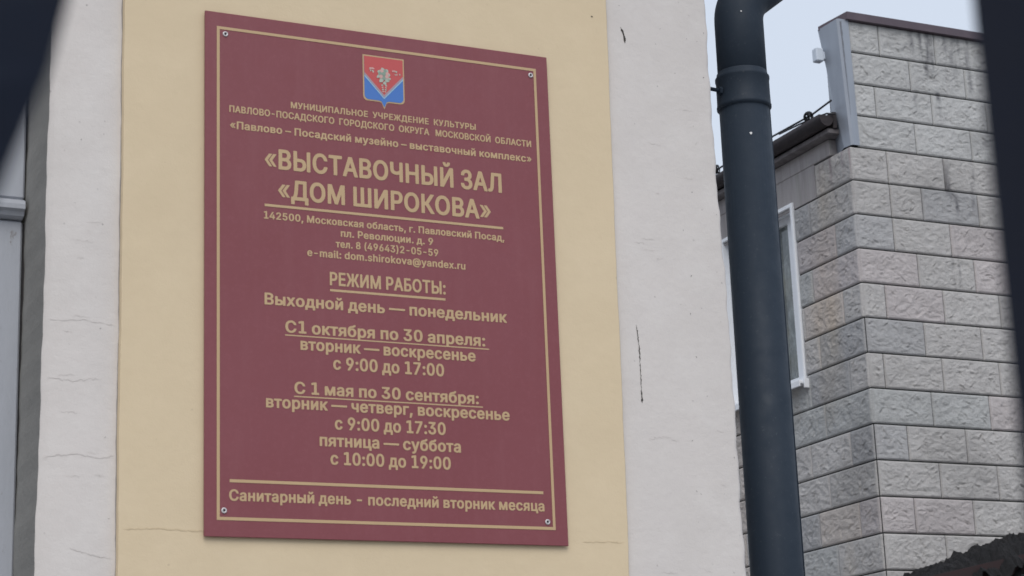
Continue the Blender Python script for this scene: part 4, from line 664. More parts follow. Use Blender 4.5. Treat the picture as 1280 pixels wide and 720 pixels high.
TEXT = [
    ("МУНИЦИПАЛЬНОЕ  УЧРЕЖДЕНИЕ  КУЛЬТУРЫ", .0024, .3598, .429, .0138, 6),
    ("ПАВЛОВО-ПОСАДСКОГО  ГОРОДСКОГО  ОКРУГА   МОСКОВСКОЙ  ОБЛАСТИ", .0020, .3350, .6985, .0147, 0),
    ("«Павлово – Посадский музейно – выставочный комплекс»", .0024, .2990, .6965, .0166, 3),
    ("«ВЫСТАВОЧНЫЙ ЗАЛ", .0020, .2212, .5457, .0432, 0),
    ("«ДОМ ШИРОКОВА»", .0019, .1565, .4880, .0425, 0),
    ("142500, Московская область, г. Павловский Посад,", .0014, .1095, .5490, .0155, 3),
    ("пл. Революции. д. 9", .0012, .0855, .2110, .0155, 3),
    ("тел. 8 (49643)2-05-59", .0010, .0612, .2340, .0155, 3),
    ("e-mail: dom.shirokova@yandex.ru", .0007, .0370, .3600, .0158, 3),
    ("РЕЖИМ РАБОТЫ:", .0012, -.0220, .2630, .0282, 0),
    ("Выходной день — понедельник", .0010, -.0742, .5480, .0245, 0),
    ("С1 октября по 30 апреля:", -.0036, -.1303, .4500, .0250, 0),
    ("вторник — воскресенье", .0007, -.1650, .3940, .0245, 0),
    ("с 9:00 до 17:00", -.0011, -.2020, .2490, .0262, 0),
    ("С 1 мая по 30 сентября:", -.0043, -.2577, .4120, .0245, 0),
    ("вторник — четверг, воскресенье", .0008, -.2895, .5440, .0243, 0),
    ("с 9:00 до 17:30", -.0005, -.3278, .2470, .0258, 0),
    ("пятница — суббота", -.0004, -.3637, .3140, .0245, 0),
    ("с 10:00 до 19:00", -.0011, -.4010, .2670, .0258, 0),
    ("Санитарный день - последний вторник месяца", -.0013, -.4822, .6950, .0222, 2),
]
for args in TEXT:
    o_, rt = text_line(*args)
    print('%.2f' % rt, args[0])
for (x0, x1, zt, th) in ((-.2713, .2744, .1416, .0056), (-.3475, .3449, -.4398, .0062)):
    q = MB(); flat(q, ((x0, zt), (x1, zt), (x1, zt - th), (x0, zt - th)), -E_)
    q.build('rule_line', M_gold, sign)
for (x0, x1, zt, th) in ((-.1299, .1317, -.0310, .0050), (-.2293, .2302, -.1352, .0026), (-.2111, .2106, -.2628, .0026)):
    q = MB(); flat(q, ((x0, zt), (x1, zt), (x1, zt - th), (x0, zt - th)), -E_ * .6)
    q.build('underline', M_gold, sign)

# crest
def shield(w_, zt, zb, tip, rad, ins):
    w_ -= ins; zt -= ins; zb += ins; tip += ins * 1.6
    pts = [(-w_, zt), (w_, zt), (w_, zb + rad)]
    for a in range(1, 6):
        t_ = a / 6 * math.pi / 2
        pts.append((w_ - rad + rad * math.cos(t_), zb + rad - rad * math.sin(t_)))
    pts += [(w_ - rad, zb), (.012, zb), (.006, zb - .002), (.003, (zb + tip) / 2 - .001), (0.0007, tip)]
    left = [(-x, z) for x, z in reversed(pts[2:-1])]
    return [(x + .0008, z) for x, z in pts + left]
crest = MB(); flat(crest, shield(.0482, .5035, .398, .3815, .010, 0), -E_)
cr = crest.build('crest', M_gold, sign)
bl = MB(); flat(bl, shield(.0482, .5035, .398, .3815, .010, .0030), -E_ * 1.7)
bl.build('crest_field', M_eblue, cr)
rd = MB(); flat(rd, [(-.0442, .5003), (.0458, .5003), (.0458, .4570), (.0008, .4085), (-.0442, .4570)], -E_ * 2.4)
rd.build('crest_field', M_ered, cr)
ch = MB()
flat(ch, [(-.0442, .4570), (.0008, .4085), (.0008, .4050), (-.0442, .4530)], -E_ * 2.4)
flat(ch, [(.0008, .4085), (.0458, .4570), (.0458, .4530), (.0008, .4050)], -E_ * 2.4)
ch.build('chevron', M_esky, cr)
ch = MB()
flat(ch, [(-.0442, .4625), (.0008, .4145), (.0008, .4085), (-.0442, .4570)], -E_ * 2.9)
flat(ch, [(.0008, .4145), (.0458, .4625), (.0458, .4570), (.0008, .4085)], -E_ * 2.9)
ch.build('chevron', M_egrey, cr)
fl = MB()
def disc(mb, cx, cz, rx, y, n=14, wv=0.0, lobes=5, ph=0.0, mi=0):
    mb.add([(cx + rx * (1 + wv * math.cos(lobes * 2 * math.pi * i / n + ph)) * math.cos(2 * math.pi * i / n), y,
             cz + Z0 + rx * (1 + wv * math.cos(lobes * 2 * math.pi * i / n + ph)) * math.sin(2 * math.pi * i / n)) for i in range(n)], [tuple(range(n))], mi=mi)
disc(fl, .0005, .462, .0140, -E_ * 3.4, 40, .12, 7, 0, 0)
for a in range(7):
    t_ = a * 2 * math.pi / 7 + .3
    disc(fl, .0005 + .0085 * math.cos(t_), .462 + .0085 * math.sin(t_), .0042, -E_ * (4 + .08 * a), 12, 0, 5, 0, 1 if a % 2 else 2)
disc(fl, .0005, .463, .0045, -E_ * 5, 16, .1, 5, 0, 1)
for (x, z, r_) in ((.008, .449, .005), (-.006, .447, .0045), (.0025, .442, .004), (.013, .453, .0035), (-.013, .455, .003)):
    disc(fl, x, z, r_, -E_ * 3.8, 12, .2, 3, x * 900, 0)
for k_ in range(4):
    for sx_ in (-1, 1):
        x = .001 + sx_ * (.0045 - .0006 * k_); z = .4365 - .0048 * k_
        disc(fl, x, z, .0021, -E_ * 3.6, 8, .2, 2, sx_, 2 if k_ % 2 else 0)
fl.build('flower', [M_epale, M_epale2, M_epink], cr)
for (cx_, cz_) in ((-.0275, .4685), (.0300, .4680)):
    o2 = MB()
    rr = random.Random(int(cx_ * 1e4))
    for k_ in range(9):
        disc(o2, cx_ + rr.uniform(-.009, .009), cz_ + rr.uniform(-.005, .006), rr.uniform(.0012, .0026), -E_ * (3.2 + .1 * k_), 9, .25, 3, k_, k_ % 2)
    o2.build('ornament', [M_epink, M_epale], cr)

# four screws through the corners
def screw(x, z):
    root = link(bpy.data.objects.new('screw', None), sign)
    root.location = Vector((x, -.0008, Z0 + z)) - sign.location
    mb = MB()
    n = 20
    prof = [(.0060, 0), (.0056, -.0012), (.0046, -.0019), (.0036, -.0019), (.0027, -.0010)]
    vs = [(x + r_ * math.cos(2 * math.pi * i / n), -.0008 + y, z + Z0 + r_ * math.sin(2 * math.pi * i / n)) for r_, y in prof for i in range(n)]
    fs = [(k * n + i, k * n + (i + 1) % n, (k + 1) * n + (i + 1) % n, (k + 1) * n + i) for k in range(len(prof) - 1) for i in range(n)]
    mb.add(vs, fs, True)
    mb.build('screw_head', M_screw, root)
    mb = MB()
    disc(mb, x, z, .0028, -.0017, 10)
    mb.build('drive_recess', M_dark, root)
for q in ((-.3555, .5075), (.3572, .5065), (.3523, -.5052), (-.3592, -.5030)):
    screw(*q)
sign.location.y -= .0035                         # the board stands a little off the wall

# ---------------------------------------------------------------- drainpipe on the corner
PX, PY, PR = 1.000, 0.125, 0.0615
dp = empty('drainpipe', (PX, PY, 0), 'dark blue-grey round drainpipe with socket joint and bend beside house corner', 'drainpipe')
t = MB()
t.tube([(PX - .004, PY, .35), (PX - .002, PY, 2.0), (PX, PY, 3.325)], PR, 40, True)
t.build('lower_pipe', M_pipe, dp)
t = MB()
pts = [(PX + .001, PY, 3.30), (PX + .002, PY, 3.525)]
R_, bend = .105, math.radians(52)
for k in range(1, 11):
    a = bend * k / 10
    pts.append((PX + .002 + R_ * (1 - math.cos(a)), PY, 3.525 + R_ * math.sin(a)))
d_ = Vector((math.sin(bend), 0, math.cos(bend)))
last = Vector(pts[-1])
pts += [tuple(last + d_ * .35)]
t.tube(pts, PR - .001, 40, True)
t.build('elbow', M_pipe, dp)
t = MB()
zc = 3.298
prof = [(-.004, PR + .0005), (0, PR + .0052), (.005, PR + .0056), (.009, PR + .0042), (.035, PR + .0038), (.070, PR + .0038), (.073, PR + .0052), (.079, PR + .0052), (.082, PR + .0012), (.09, PR + .0008), (.092, PR - .0005)]
t.tube([(PX, PY, zc + a) for a, _ in prof], [b for _, b in prof], 40, False)
t.build('socket', M_pipe, dp)
t = MB()
t.tube([(XR - .02, PY - .02, 3.335), (PX - PR + .01, PY - .004, 3.335)], .0048, 10)
t.tube([(PX - PR - .012, PY - .006, 3.335), (PX - PR - .004, PY - .006, 3.335)], .010, 6, smooth=False)
t.build('wall_bracket', M_pipe, dp)
sp = MB()
def pipe_spot(ang, z, r_, squash=1.0):
    vs = []
    for i in range(9):
        a = 2 * math.pi * i / 9
        th = ang + r_ * math.cos(a) * (1 + .3 * math.sin(3 * a)) / PR
        vs.append((PX + (PR + .0012) * math.sin(th), PY - (PR + .0012) * math.cos(th), z + r_ * squash * math.sin(a)))
    sp = MB(); sp.add(vs, [tuple(range(9))]); sp.build('bird_dropping', M_speck, dp)
pipe_spot(-.38, 3.214, .0032, 1.1)
pipe_spot(-.42, 3.53, .0018)
seam = MB()
seam.box((PX + PR * math.sin(.95) - .0012, PY - PR * math.cos(.95) - .0012, .4), (PX + PR * math.sin(.95) + .0012, PY - PR * math.cos(.95) + .0012, zc), .0004)
seam.build('pipe_seam', M_pipe, dp)

# ---------------------------------------------------------------- stone-clad house behind
SX, SY = 5.52, 6.0
CH, BL = 0.2187, 0.433
stone = empty('stone_clad_house', (SX, SY, 0), 'grey stone-clad house corner with raised parapet beyond the drainpipe', 'house')

# gradient noise for the chiselled faces
prng = np.random.RandomState(11)
LAT = prng.rand(64, 64)
def vnoise(u, v):
    iu, iv = np.floor(u).astype(int), np.floor(v).astype(int)
    fu, fv = u - iu, v - iv
    fu, fv = fu * fu * (3 - 2 * fu), fv * fv * (3 - 2 * fv)
    g4 = lambda a, b: LAT[(iu + a) % 64, (iv + b) % 64]
    return (g4(0, 0) * (1 - fu) + g4(1, 0) * fu) * (1 - fv) + (g4(0, 1) * (1 - fu) + g4(1, 1) * fu) * fv
def fbm(u, v, n=4):
    s_, a = 0, .5
    for k in range(n):
        s_ = s_ + a * vnoise(u * 2 ** k + 17.3 * k, v * 2 ** k + 5.1 * k); a *= .5
    return s_

SV, SF, SC = [], [], []
nv = 0
STREAKS = [(6.10, 6.23, 6.16, 6.50, .75), (6.02, 6.08, 6.30, 6.50, .45), (6.29, 6.34, 6.24, 6.50, .55), (6.36, 6.44, 6.2, 6.50, .5), (6.46, 6.52, 6.05, 6.50, .55), (5.62, 5.70, 6.36, 6.50, .3),
           (6.19, 6.245, 5.86, 6.10, .7), (6.02, 6.075, 5.88, 6.07, .6), (6.20, 6.26, 5.35, 5.66, .7), (6.24, 6.31, 5.22, 5.44, .65),
           (6.20, 6.27, 4.72, 5.02, .65), (6.24, 6.29, 5.0, 5.2, .5), (6.30, 6.4, 6.1, 6.4, .35), (6.4, 6.46, 5.25, 5.7, .4), (6.05, 6.12, 4.3, 4.45, .25)]
def block(u0, u1, z0, z1, face, detail, tone, crisp=True):
    """one cladding block; face 'f' faces -Y with u = x, face 's' faces -X with u = y"""
    global nv
    L, H = u1 - u0, z1 - z0
    nu, nz = (max(4, int(L * 165)), max(4, int(H * 165))) if detail else (max(2, int(L * 8)), 2)
    uu = np.linspace(0, 1, nu + 1); vv = np.linspace(0, 1, nz + 1)
    U, V = np.meshgrid(u0 + L * uu, z0 + H * vv)
    du = np.minimum(U - u0, u1 - U); dv = np.minimum(V - z0, z1 - V)
    edge = np.minimum(du, dv)
    lip = np.clip(edge / .006, 0, 1)
    sd_ = prng.rand() * 40
    h = .010 * lip ** .5
    if detail:
        rel = np.clip((edge - .006) / .022, 0, 1)
        warp = fbm(U * 14 + sd_, V * 14 + sd_, 3) - .5
        rid = 1 - np.abs(2 * fbm(U * 17 + sd_ + 1.6 * warp, V * 30 + 2.4 * warp, 4) - 1)
        rid2 = 1 - np.abs(2 * fbm(U * 38 + sd_ * 2 + warp, V * 62 + 2 * warp, 3) - 1)
        h = h + rel * (.008 * (fbm(U * 12 + sd_, V * 17, 4) - .5) + .011 * (rid - .72) + .005 * (rid2 - .72))
        for k in range(int(12 + prng.randint(10) * L / .433)):                  # curved tool marks
            cu_, cv_ = u0 + prng.rand() * L, z0 + prng.rand() * H
            an = prng.choice([prng.uniform(-.25, .3), prng.uniform(-.9, -.4), prng.uniform(.5, 1.0)])
            ln = prng.uniform(.010, .040)
            ca, sa = math.cos(an), math.sin(an)
            x_ = (U - cu_) * ca + (V - cv_) * sa
            y_ = -(U - cu_) * sa + (V - cv_) * ca - prng.uniform(-9, 9) * x_ ** 2
            env = np.clip(1 - (np.abs(x_) / ln) ** 2, 0, 1)
            h = h + rel * env * prng.uniform(.5, 1) * (.0055 * np.exp(-((y_ - .0035) / .0035) ** 2) - .0075 * np.exp(-((y_ + .003) / .003) ** 2))
    col = np.ones((nz + 1, nu + 1, 3)) * np.array(tone)
    if face == 'f':
        wj = .02 * (fbm(U * 20, V * 6, 3) - .5)
        for a, b, c0, c1, st in STREAKS:
            m_ = np.clip((U + wj - a) / .02, 0, 1) * np.clip((b - U - wj) / .02, 0, 1) * np.clip((V - c0) / .10, 0, 1) * np.clip((c1 - V) / .02, 0, 1)
            m_ = m_ * np.clip((fbm(U * 34, V * 9, 4) - .30) * 3.2, 0, 1.3)
            col *= (1 - np.clip(m_ * st, 0, .85)[..., None] * np.array([.70, .70, .67]))
    else:
        wet = np.clip((V - 5.38) / .2, 0, 1) * np.clip((fbm(U * 30 + 3, V * 1.2, 3) - .46) * 5, 0, 1)
        col *= 1 - wet[..., None] * np.array([.30, .36, .33])
    if face == 's':
        tan = np.clip((fbm(U * 3.3 + 30, V * 1.1 + 7, 3) - .43) * 3, 0, 1) * np.clip((U - 6.10) / .1, 0, 1)
        col *= 1 - tan[..., None] * np.array([-.04, .04, .15])
    dirt = np.clip((fbm(U * 2.3 + 9, V * 3.1 + 4, 3) - .45) * 4, 0, 1)
    col *= 1 - .16 * dirt[..., None]
    base = .004
    if face == 'f':
        P_ = np.stack([U, SY - base - h, V], -1)
    else:
        P_ = np.stack([SX - base - h, U, V], -1)
    P_ = P_.reshape(-1, 3)
    SV.append(P_); SC.append(col.reshape(-1, 3))
    w_ = nu + 1
    i0, j0 = np.meshgrid(np.arange(nu), np.arange(nz))
    a = (j0 * w_ + i0).ravel() + nv
    q = np.stack([a, a + 1, a + w_ + 1, a + w_], -1) if face == 'f' else np.stack([a + 1, a, a + w_, a + w_ + 1], -1)
    SF.append(q)
    nv += len(P_)

def tone_of(face, z):
    k = prng.rand()
    g_ = prng.uniform(.50, .56)
    if z > 5.64 and face == 'f':
        g_ = prng.uniform(.54, .59); return (g_, g_ * 1.005, g_ * .995)
    if k < .10: return (g_ * .86, g_ * .86, g_ * .87)                        # greyer, dirtier block
    if k < .22: return (g_ * 1.03, g_ * .96, g_ * .955)                       # pinkish
    if k < .34: return (g_ * .97, g_ * .985, g_ * .98)
    if face == 's': g_ *= 1.10  # side face lightened in colour to make up for weaker skylight
    if face == 's' and k < .6: return (g_ * 1.05, g_ * .97, g_ * .91)       # tan
    return (g_ * 1.01, g_ * .985, g_ * .965)

ROWJ = {0: 5.803, 1: 6.020, 2: 5.736, 3: 6.019}
MAIN = [5.783, 6.024, 5.784, 5.945, 5.681, 5.946, 6.058, 5.955, 5.752, 5.964, 6.189, 5.961]
SIDE = [6.387, 6.475, 6.216, 6.502, 6.191, 6.479, 6.182, 6.475, 6.234, 6.49, 6.20, 6.46]
GAPH, GAPV = .007, .004
ZT = 5.646
WY0, WY1, WZB, WZT = 6.655, 7.555, 4.30, 5.478                                # window on the left face
XEND, YEND = 8.9, 12.0
# parapet rows on the front
for k in range(4):
    z1 = 6.490 - k * .211; z0 = z1 - .211
    j = ROWJ[k]
    while j > 5.60: j -= BL
    e = [5.575] + [v for v in (j + BL * i for i in range(1, 12)) if v > 5.63 and v < XEND]+ [XEND]
    for a, b_ in zip(e, e[1:]):
        block(a + GAPV / 2, b_ - GAPV / 2, z0 + GAPH / 2, z1 - GAPH / 2, 'f', a < 6.9, tone_of('f', z0))
# main courses, corner blocks on both faces
for k in range(26):
    z1 = ZT - k * CH; z0 = max(0.02, z1 - CH)
    if z1 < .1: break
    j = MAIN[k % 12]
    while j > SX + .03: j -= BL
    e = [SX + .004] + [v for v in (j + BL * i for i in range(1, 12)) if v > SX + .09 and v < XEND] + [XEND]
    if k in (1, 4): e.insert(1, e[1] - .24) if e[1] - .24 > SX + .06 else None
    shared = tone_of('f', z0)
    for n_, (a, b_) in enumerate(zip(e, e[1:])):
        gl = GAPV / 2 if n_ else (-.008 if k < 5 or k in (6, 7) else -.004)
        block(a + gl, b_ - GAPV / 2, z0 + GAPH / 2, z1 - GAPH / 2, 'f', a < 6.9 and z1 > 2.7, shared if n_ == 0 else tone_of('f', z0))
    j = SIDE[k % 12]
    while j > SY + .03: j -= BL
    e = [SY + .004] + [v for v in (j + BL * i for i in range(1, 20)) if v > SY + .09 and v < YEND] + [YEND]
    for n_, (a, b_) in enumerate(zip(e, e[1:])):
        gl = GAPV / 2 if n_ else (-.008 if k < 5 or k in (6, 7) else -.004)
        if k == 0 and n_ > 0:
            continue                                                          # rendered band under the eaves
        segs = [(a, b_, z0, z1)]
        if z0 < WZT and z1 > WZB and b_ > WY0 and a < WY1:
            segs = []
            if a < WY0 - .03: segs.append((a, WY0, z0, z1))
            if b_ > WY1 + .03: segs.append((WY1, b_, z0, z1))
            m0, m1 = max(a, WY0), min(b_, WY1)
            if z1 > WZT + .03: segs.append((m0, m1, WZT, z1))
            if z0 < WZB - .03: segs.append((m0, m1, z0, WZB))
        tn = shared if n_ == 0 else tone_of('s', z0)
        for sa, sb, sz0, sz1 in segs:
            block(sa + (gl if sa == a else 0), sb - (GAPV / 2 if sb == b_ else 0), sz0 + (GAPH / 2 if sz0 == z0 else 0), sz1 - (GAPH / 2 if sz1 == z1 else 0), 's', a < 8.2 and z1 > 2.7, tn)
V_ = np.concatenate(SV); F_ = np.concatenate(SF); C_ = np.concatenate(SC)
V_ = V_ - np.array([SX, SY, 0])
me = bpy.data.meshes.new('stone_cladding')
me.vertices.add(len(V_)); me.vertices.foreach_set('co', V_.ravel())
me.loops.add(F_.size); me.loops.foreach_set('vertex_index', F_.ravel().astype(np.int32))
me.polygons.add(len(F_)); me.polygons.foreach_set('loop_start', np.arange(0, F_.size, 4, dtype=np.int32))
me.update(calc_edges=True)
ca_ = me.color_attributes.new('tone', 'FLOAT_COLOR', 'POINT')
ca_.data.foreach_set('color', np.concatenate([C_, np.ones((len(C_), 1))], 1).astype(np.float32).ravel())
me.polygons.foreach_set('use_smooth', np.ones(len(F_), dtype=bool))
me.materials.append(M_stone)
me.validate()
link(bpy.data.objects.new('stone_cladding', me), stone)

# core walls behind the cladding (dark joints), left open at the window
w = MB()
w.box((SX, SY, 0), (XEND, SY + .3, 5.64))
w.box((SX + .052, SY + .0005, 5.6405), (XEND, SY + .25, 6.488))
w.box((SX, SY + .301, 0), (SX + .3, WY0 + .012, 5.62))
w.box((SX, WY1 - .012, 0), (SX + .3, YEND, 5.62))
w.box((SX, WY0 + .0125, 0), (SX + .3, WY1 - .0125, WZB + .008))
w.box((SX, WY0 + .0125, WZT - .012), (SX + .3, WY1 - .0125, 5.62))
w.box((SX + .301, YEND - .3, 0), (XEND, YEND, 5.62))
w.box((XEND - .3, SY + .302, 0), (XEND, YEND - .302, 5.62))
w.build('core_wall', M_joint, stone)
w = MB()
w.box((SX - .010, SY + .392, ZT - CH + .004), (SX - .001, YEND, 5.70), .002)
w.box((SX - .016, SY + .20, 5.652), (SX + .2, YEND, 5.76), .004)
w.build('eaves_band', M_render, stone)

# window on the left face
sw = link(bpy.data.objects.new('window', None), stone)
sw.location = Vector((SX, WY0, WZB)) - stone.location
f = MB()
xo, xi = SX - .026, SX + .02
tb = .026
f.box((xo, WY0, WZB), (xi, WY0 + tb, WZT), .003)
f.box((xo, WY1 - tb, WZB), (xi, WY1, WZT), .003)
f.box((xo + .001, WY0 + tb, WZT - tb), (xi, WY1 - tb, WZT), .003)
f.box((xo + .001, WY0 + tb, WZB), (xi, WY1 - tb, WZB + tb), .003)
f.box((xi, WY0 + tb - .01, WZB + .01), (SX + .13, WY0 + tb, WZT - .01))       # lining of the reveal
f.box((xi, WY1 - tb, WZB + .01), (SX + .13, WY1 - tb + .01, WZT - .01))
f.box((xi, WY0 + tb, WZT - tb), (SX + .13, WY1 - tb, WZT - tb + .01))
f.box((xi, WY0 + tb, WZB + tb - .01), (SX + .13, WY1 - tb, WZB + tb))
f.build('frame', M_pvc, sw)
GX = SX + .105
s_ = MB()
a, b_ = WY0 + tb + .001, WY1 - tb - .001
zb_, zt_ = WZB + tb + .001, WZT - tb - .001
mull = 7.01
s_.box((GX - .04, a, zb_), (GX + .02, 6.858, zt_), .003)
s_.box((GX - .04, mull, zb_), (GX + .02, mull + .11, zt_), .003)
s_.box((GX - .04, b_ - .21, zb_), (GX + .02, b_, zt_), .003)
for u0, u1 in ((6.858, mull), (mull + .11, b_ - .21)):
    s_.box((GX - .039, u0, zb_), (GX + .02, u1, zb_ + .045), .003)
    s_.box((GX - .039, u0, zt_ - .045), (GX + .02, u1, zt_), .003)
s_.build('sash', M_pvc, sw)
g_ = MB()
g_.box((GX - .012, a + .02, zb_ + .02), (GX - .004, b_ - .02, zt_ - .02))
g_.build('pane', M_wglass, sw)
sl = MB()
sl.box((SX - .075, WY0 - .015, WZB - .022), (SX + .01, WY1 + .02, WZB - .001), .003)
sl.box((SX - .080, WY0 - .017, WZB - .040), (SX - .072, WY1 + .02, WZB - .0005), .002)
sl.box((SX - .050, WY0 - .03, WZB - .050), (SX - .014, WY0 - .016, WZB + .01), .002)
sl.build('sill', M_pvc, sw)

# parapet trim
fl = MB()
zt_, zb_ = 6.488, 5.652
n = 12
vs = []
for k in range(n + 1):
    t_ = k / n
    z = zt_ + (zb_ - zt_) * t_
    xf = 5.574 + .008 * t_
    ys = SY + .185 - .135 * t_
    cx_ = SX - .035 + .030 * t_
    vs += [(SX + .06, SY + .26, z), (cx_ - .004, ys, z), (cx_ + .004, SY - .012, z), (cx_ + .016, SY - .024, z), (xf - .003, SY - .024, z), (xf, SY - .003, z)]
fl.add(vs, [(k * 6 + i, k * 6 + i + 1, (k + 1) * 6 + i + 1, (k + 1) * 6 + i) for k in range(n) for i in range(5)])
fl.build('parapet_flashing', M_galv, stone)
gr = MB()
vs = []
rr = random.Random(9)
for k in range(25):
    z = 6.47 - k * .026
    t_ = (zt_ - z) / (zt_ - zb_)
    cx_ = SX - .035 + .030 * t_ + .004
    wd = (.010 + rr.uniform(-.003, .004)) * (1 - k / 26)
    vs += [(cx_ + .018 - wd * .3, SY - .0252, z), (cx_ + .018 + wd, SY - .0252, z)]
gr.add(vs, [(2 * k, 2 * k + 1, 2 * k + 3, 2 * k + 2) for k in range(24)])
gr.build('grime_streak', M_galvdark, stone)
cp = MB()
plan = [(5.552, SY - .045), (5.478, SY + .175), (5.60, SY + .30), (XEND + .05, SY + .30), (XEND + .05, SY - .045)]
zl, zh = [6.486, 6.478, 6.48, 6.484, 6.484], [6.536, 6.506, 6.536, 6.538, 6.536]
cp.add([(x, y, z) for (x, y), z in zip(plan, zl)] + [(x, y, z) for (x, y), z in zip(plan, zh)] + [(5.585, SY + .12, 6.556), (XEND + .05, SY + .12, 6.556)],
       [(0, 1, 2, 3, 4), (0, 5, 6, 1), (1, 6, 7, 2), (2, 7, 8, 3), (4, 9, 5, 0), (5, 10, 6), (6, 10, 7), (5, 9, 11, 10), (10, 11, 8, 7), (3, 8, 11, 9, 4)])
cp.build('parapet_coping', M_brown, stone)

# eaves on the left face: soffit, gutter, roof
e = MB()
e.box((SX - .085, SY + .10, 5.762), (SX + .3, YEND, 5.792), .003)
e.build('soffit', M_soffit, stone)
gt = MB()
prof = []
for k in range(9):
    a = math.pi + math.pi * k / 8
    prof.append((SX - .105 + .055 * math.cos(a), 5.866 + .070 * math.sin(a)))
inner = [(x * .94 + (SX - .105) * .06, z * .94 + 5.866 * .06) for x, z in reversed(prof)]
pp = prof + inner
k = len(pp)
vs = [(x, y, z) for y in (SY + .075, YEND) for x, z in pp]
gt.add(vs, [(i, (i + 1) % k, k + (i + 1) % k, k + i) for i in range(k)], True)
gt.add([(x, SY + .0745, z) for x, z in prof], [tuple(range(9))])
gt.build('gutter', M_gutter, stone)
bd_ = MB()
bd_.box((SX - .049, SY + .085, 5.7925), (SX - .02, YEND, 5.90), .003)
bd_.build('fascia_board', M_gutter, stone)
ro = MB()
ro.add([(SX - .07, SY + .26, 5.905), (SX - .07, YEND, 5.905), (XEND - 1, YEND, 6.25), (XEND - 1, SY + .26, 6.25), (XEND, SY + .26, 5.905), (XEND, YEND, 5.905)], [(0, 1, 2, 3), (3, 2, 5, 4)])
ro.build('roof', M_roof, stone)

# cables along the eaves with their coils
cb = empty('cable', (SX - .10, SY + .1, 5.9), 'black cable strung along the eaves with small tangled coils', 'cable')
c1 = MB()
c1.tube([(SX - .10, SY + 5, 5.955), (SX - .10, SY + 1.4, 5.935), (SX - .10, SY + .72, 5.936), (SX - .10, SY + .45, 5.930), (SX - .10, SY + .24, 5.925), (SX - .09, SY + .03, 5.950)], .0065, 8)
c1.tube([(SX - .10, SY + .62, 5.925), (SX - .11, SY + .36, 5.905), (SX - .11, SY + .20, 5.890), (SX - .09, SY + .09, 5.884), (SX - .05, SY + .05, 5.870)], .006, 8)
c1.build('strand', M_cable, cb)
for (yy, zz_, rad) in ((SY + .255, 5.915, .034), (SY + 1.42, 5.93, .042)):
    c2 = MB()
    rr = random.Random(int(yy * 100))
    for t_ in range(7):
        ax = Vector((rr.uniform(-.9, .6), rr.uniform(-1, -.1), rr.uniform(-.7, .7))).normalized()
        u_ = ax.orthogonal().normalized(); v_ = ax.cross(u_)
        r0 = rad * rr.uniform(.5, 1.0)
        c2.tube([Vector((SX - .115, yy, zz_)) + (u_ * math.cos(q * .42) + v_ * math.sin(q * .42)) * r0 for q in range(16)], .0042, 6)
    c2.build('coil', M_cable, cb)

bx = empty('junction_box', (SX - .02, SY + .22, 6.25), 'small pale grey box fixed to the side of the parapet', 'box')
q = MB()
q.box((SX - .10, SY + .13, 6.255), (SX - .045, SY + .185, 6.345), .006)
q.build('housing', M_palebox, bx)
q = MB()
q.box((SX - .0445, SY + .14, 6.275), (SX + .02, SY + .175, 6.325), .003)
q.build('mounting_arm', M_palebox, bx)

# ---------------------------------------------------------------- lean-to with torn roofing felt in front of the stone house
LY0, LY1 = 5.28, 5.92
lean = empty('lean_to', (6.6, LY0, 0), 'low shed roof covered in torn black roofing felt before stone wall', 'shed')
def roof_z(x): return 2.895 + .245 * (x - 5.30)
w = MB()
k = 14
for i in range(k):
    x0_ = 5.42 + i * .16
    w.box((x0_ + .003, LY0 + .10, 0), (x0_ + .157, LY0 + .13, roof_z(x0_) - .16), .003)
w.build('plank_wall', M_planks, lean)
w = MB()
w.add([(5.05, LY0 + .02, 2.74), (5.05, LY0 + .05, 2.74), (5.05, LY0 + .05, 2.84), (5.05, LY0 + .02, 2.84),
       (7.8, LY0 + .02, roof_z(7.8) - .20), (7.8, LY0 + .05, roof_z(7.8) - .20), (7.8, LY0 + .05, roof_z(7.8) - .10), (7.8, LY0 + .02, roof_z(7.8) - .10)],
      [(0, 1, 2, 3), (4, 7, 6, 5), (0, 4, 5, 1), (1, 5, 6, 2), (2, 6, 7, 3), (3, 7, 4, 0)])
w.build('fascia_board', M_redboard, lean)
fe = MB()
rr = random.Random(21)
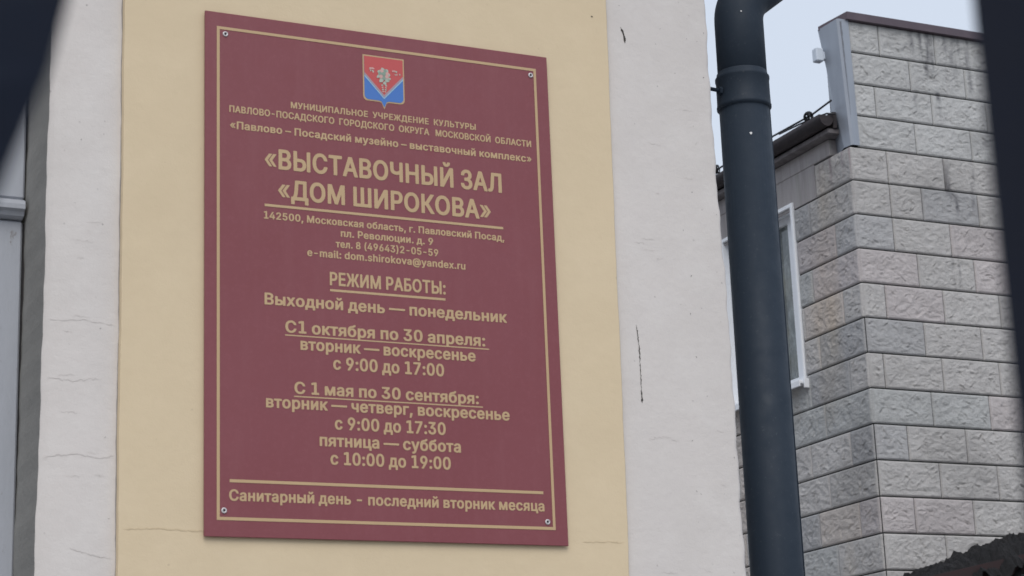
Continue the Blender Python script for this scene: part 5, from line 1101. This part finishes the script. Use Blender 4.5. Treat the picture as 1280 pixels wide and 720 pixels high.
def felt_layer(x0, x1, dz, ov, seed, amp):
    rs = np.random.RandomState(seed)
    nx, ny = 240, 26
    vs = []
    for j in range(ny + 1):
        for i in range(nx + 1):
            x = x0 + (x1 - x0) * i / nx
            t_ = j / ny
            y = LY0 - ov + (LY1 - LY0 + ov) * t_
            n1 = float(fbm(np.array(x * 6 + seed), np.array(y * 9), 4)) - .47
            n2 = float(fbm(np.array(x * 22 + seed), np.array(y * 14 + 3), 4)) - .47
            n3 = float(fbm(np.array(x * 55 + y * 20 + seed), np.array(y * 40 - x * 9), 3)) - .44
            z = roof_z(x) + dz + amp * n1 + amp * .6 * n2 + .05 * n3
            if t_ < .3:                                                       # torn hanging front edge
                dr = (1 - t_ / .25)
                z -= dr * (.09 + .22 * max(0, float(fbm(np.array(x * 13 + seed * 3), np.array(.5), 4)) - .28))
                y += dr * .05 + dr * .10 * n2
            if x < x0 + .25:
                z -= (.25 - (x - x0)) * .25
            vs.append((x, y, z))
    fe.add(vs, [(j * (nx + 1) + i, j * (nx + 1) + i + 1, (j + 1) * (nx + 1) + i + 1, (j + 1) * (nx + 1) + i) for j in range(ny) for i in range(nx)])
felt_layer(5.12, 7.9, -.01, .05, 3, .08)
felt_layer(5.38, 7.9, .02, .09, 8, .12)
felt_layer(5.60, 7.9, .045, .03, 14, .13)
fo = fe.build('roofing_felt', M_felt, lean)
md = fo.modifiers.new('thick', 'SOLIDIFY'); md.thickness = .006

# ---------------------------------------------------------------- iron fence close to the camera
FYP = CAM.y + .42
fence = empty('iron_fence', (-1.2, FYP, 0), 'dark blue-black iron fence close to the viewer, out of focus', 'fence')
p = MB()
p.box((-1.2005, FYP - .050, 0), (-1.1505, FYP, 2.35), .003)
p.build('post', M_fence, fence)
def picket(x):
    mb = MB()
    mb.box((x - .008, FYP - .004, .12), (x + .008, FYP + .012, 1.69), .001)
    pk = mb.build('picket', M_fence, fence)
    hb = MB()
    prof = [(1.682, .008), (1.715, .015), (1.735, .0245), (1.755, .0315), (1.775, .0385), (1.795, .0430), (1.815, .0455), (1.835, .0445), (1.86, .038), (1.89, .026), (1.915, .014), (1.94, .003)]
    vs = []
    yc_ = FYP + .004
    for z, h in prof:
        d2 = min(.009, h * .4) + .003
        vs += [(x - h, yc_, z), (x, yc_ - d2, z), (x + h, yc_, z), (x, yc_ + d2, z)]
    fs = [(k * 4 + i, k * 4 + (i + 1) % 4, (k + 1) * 4 + (i + 1) % 4, (k + 1) * 4 + i) for k in range(len(prof) - 1) for i in range(4)]
    fs += [(0, 1, 2, 3), tuple(len(vs) - 4 + i for i in (3, 2, 1, 0))]
    hb.add(vs, fs)
    hb.build('spearhead', M_fence, pk)
for x in (-1.4930, -1.70, -1.90):
    picket(x)
rl = MB()
rl.box((-2.1, FYP + .0005, 1.30), (-1.18, FYP + .0215, 1.34), .002)
rl.build('rail', M_fence, fence)
rl = MB()
rl.box((-2.1, FYP + .0005, .25), (-1.18, FYP + .0215, .29), .002)
rl.build('rail', M_fence, fence)
bpy.context.view_layer.update()
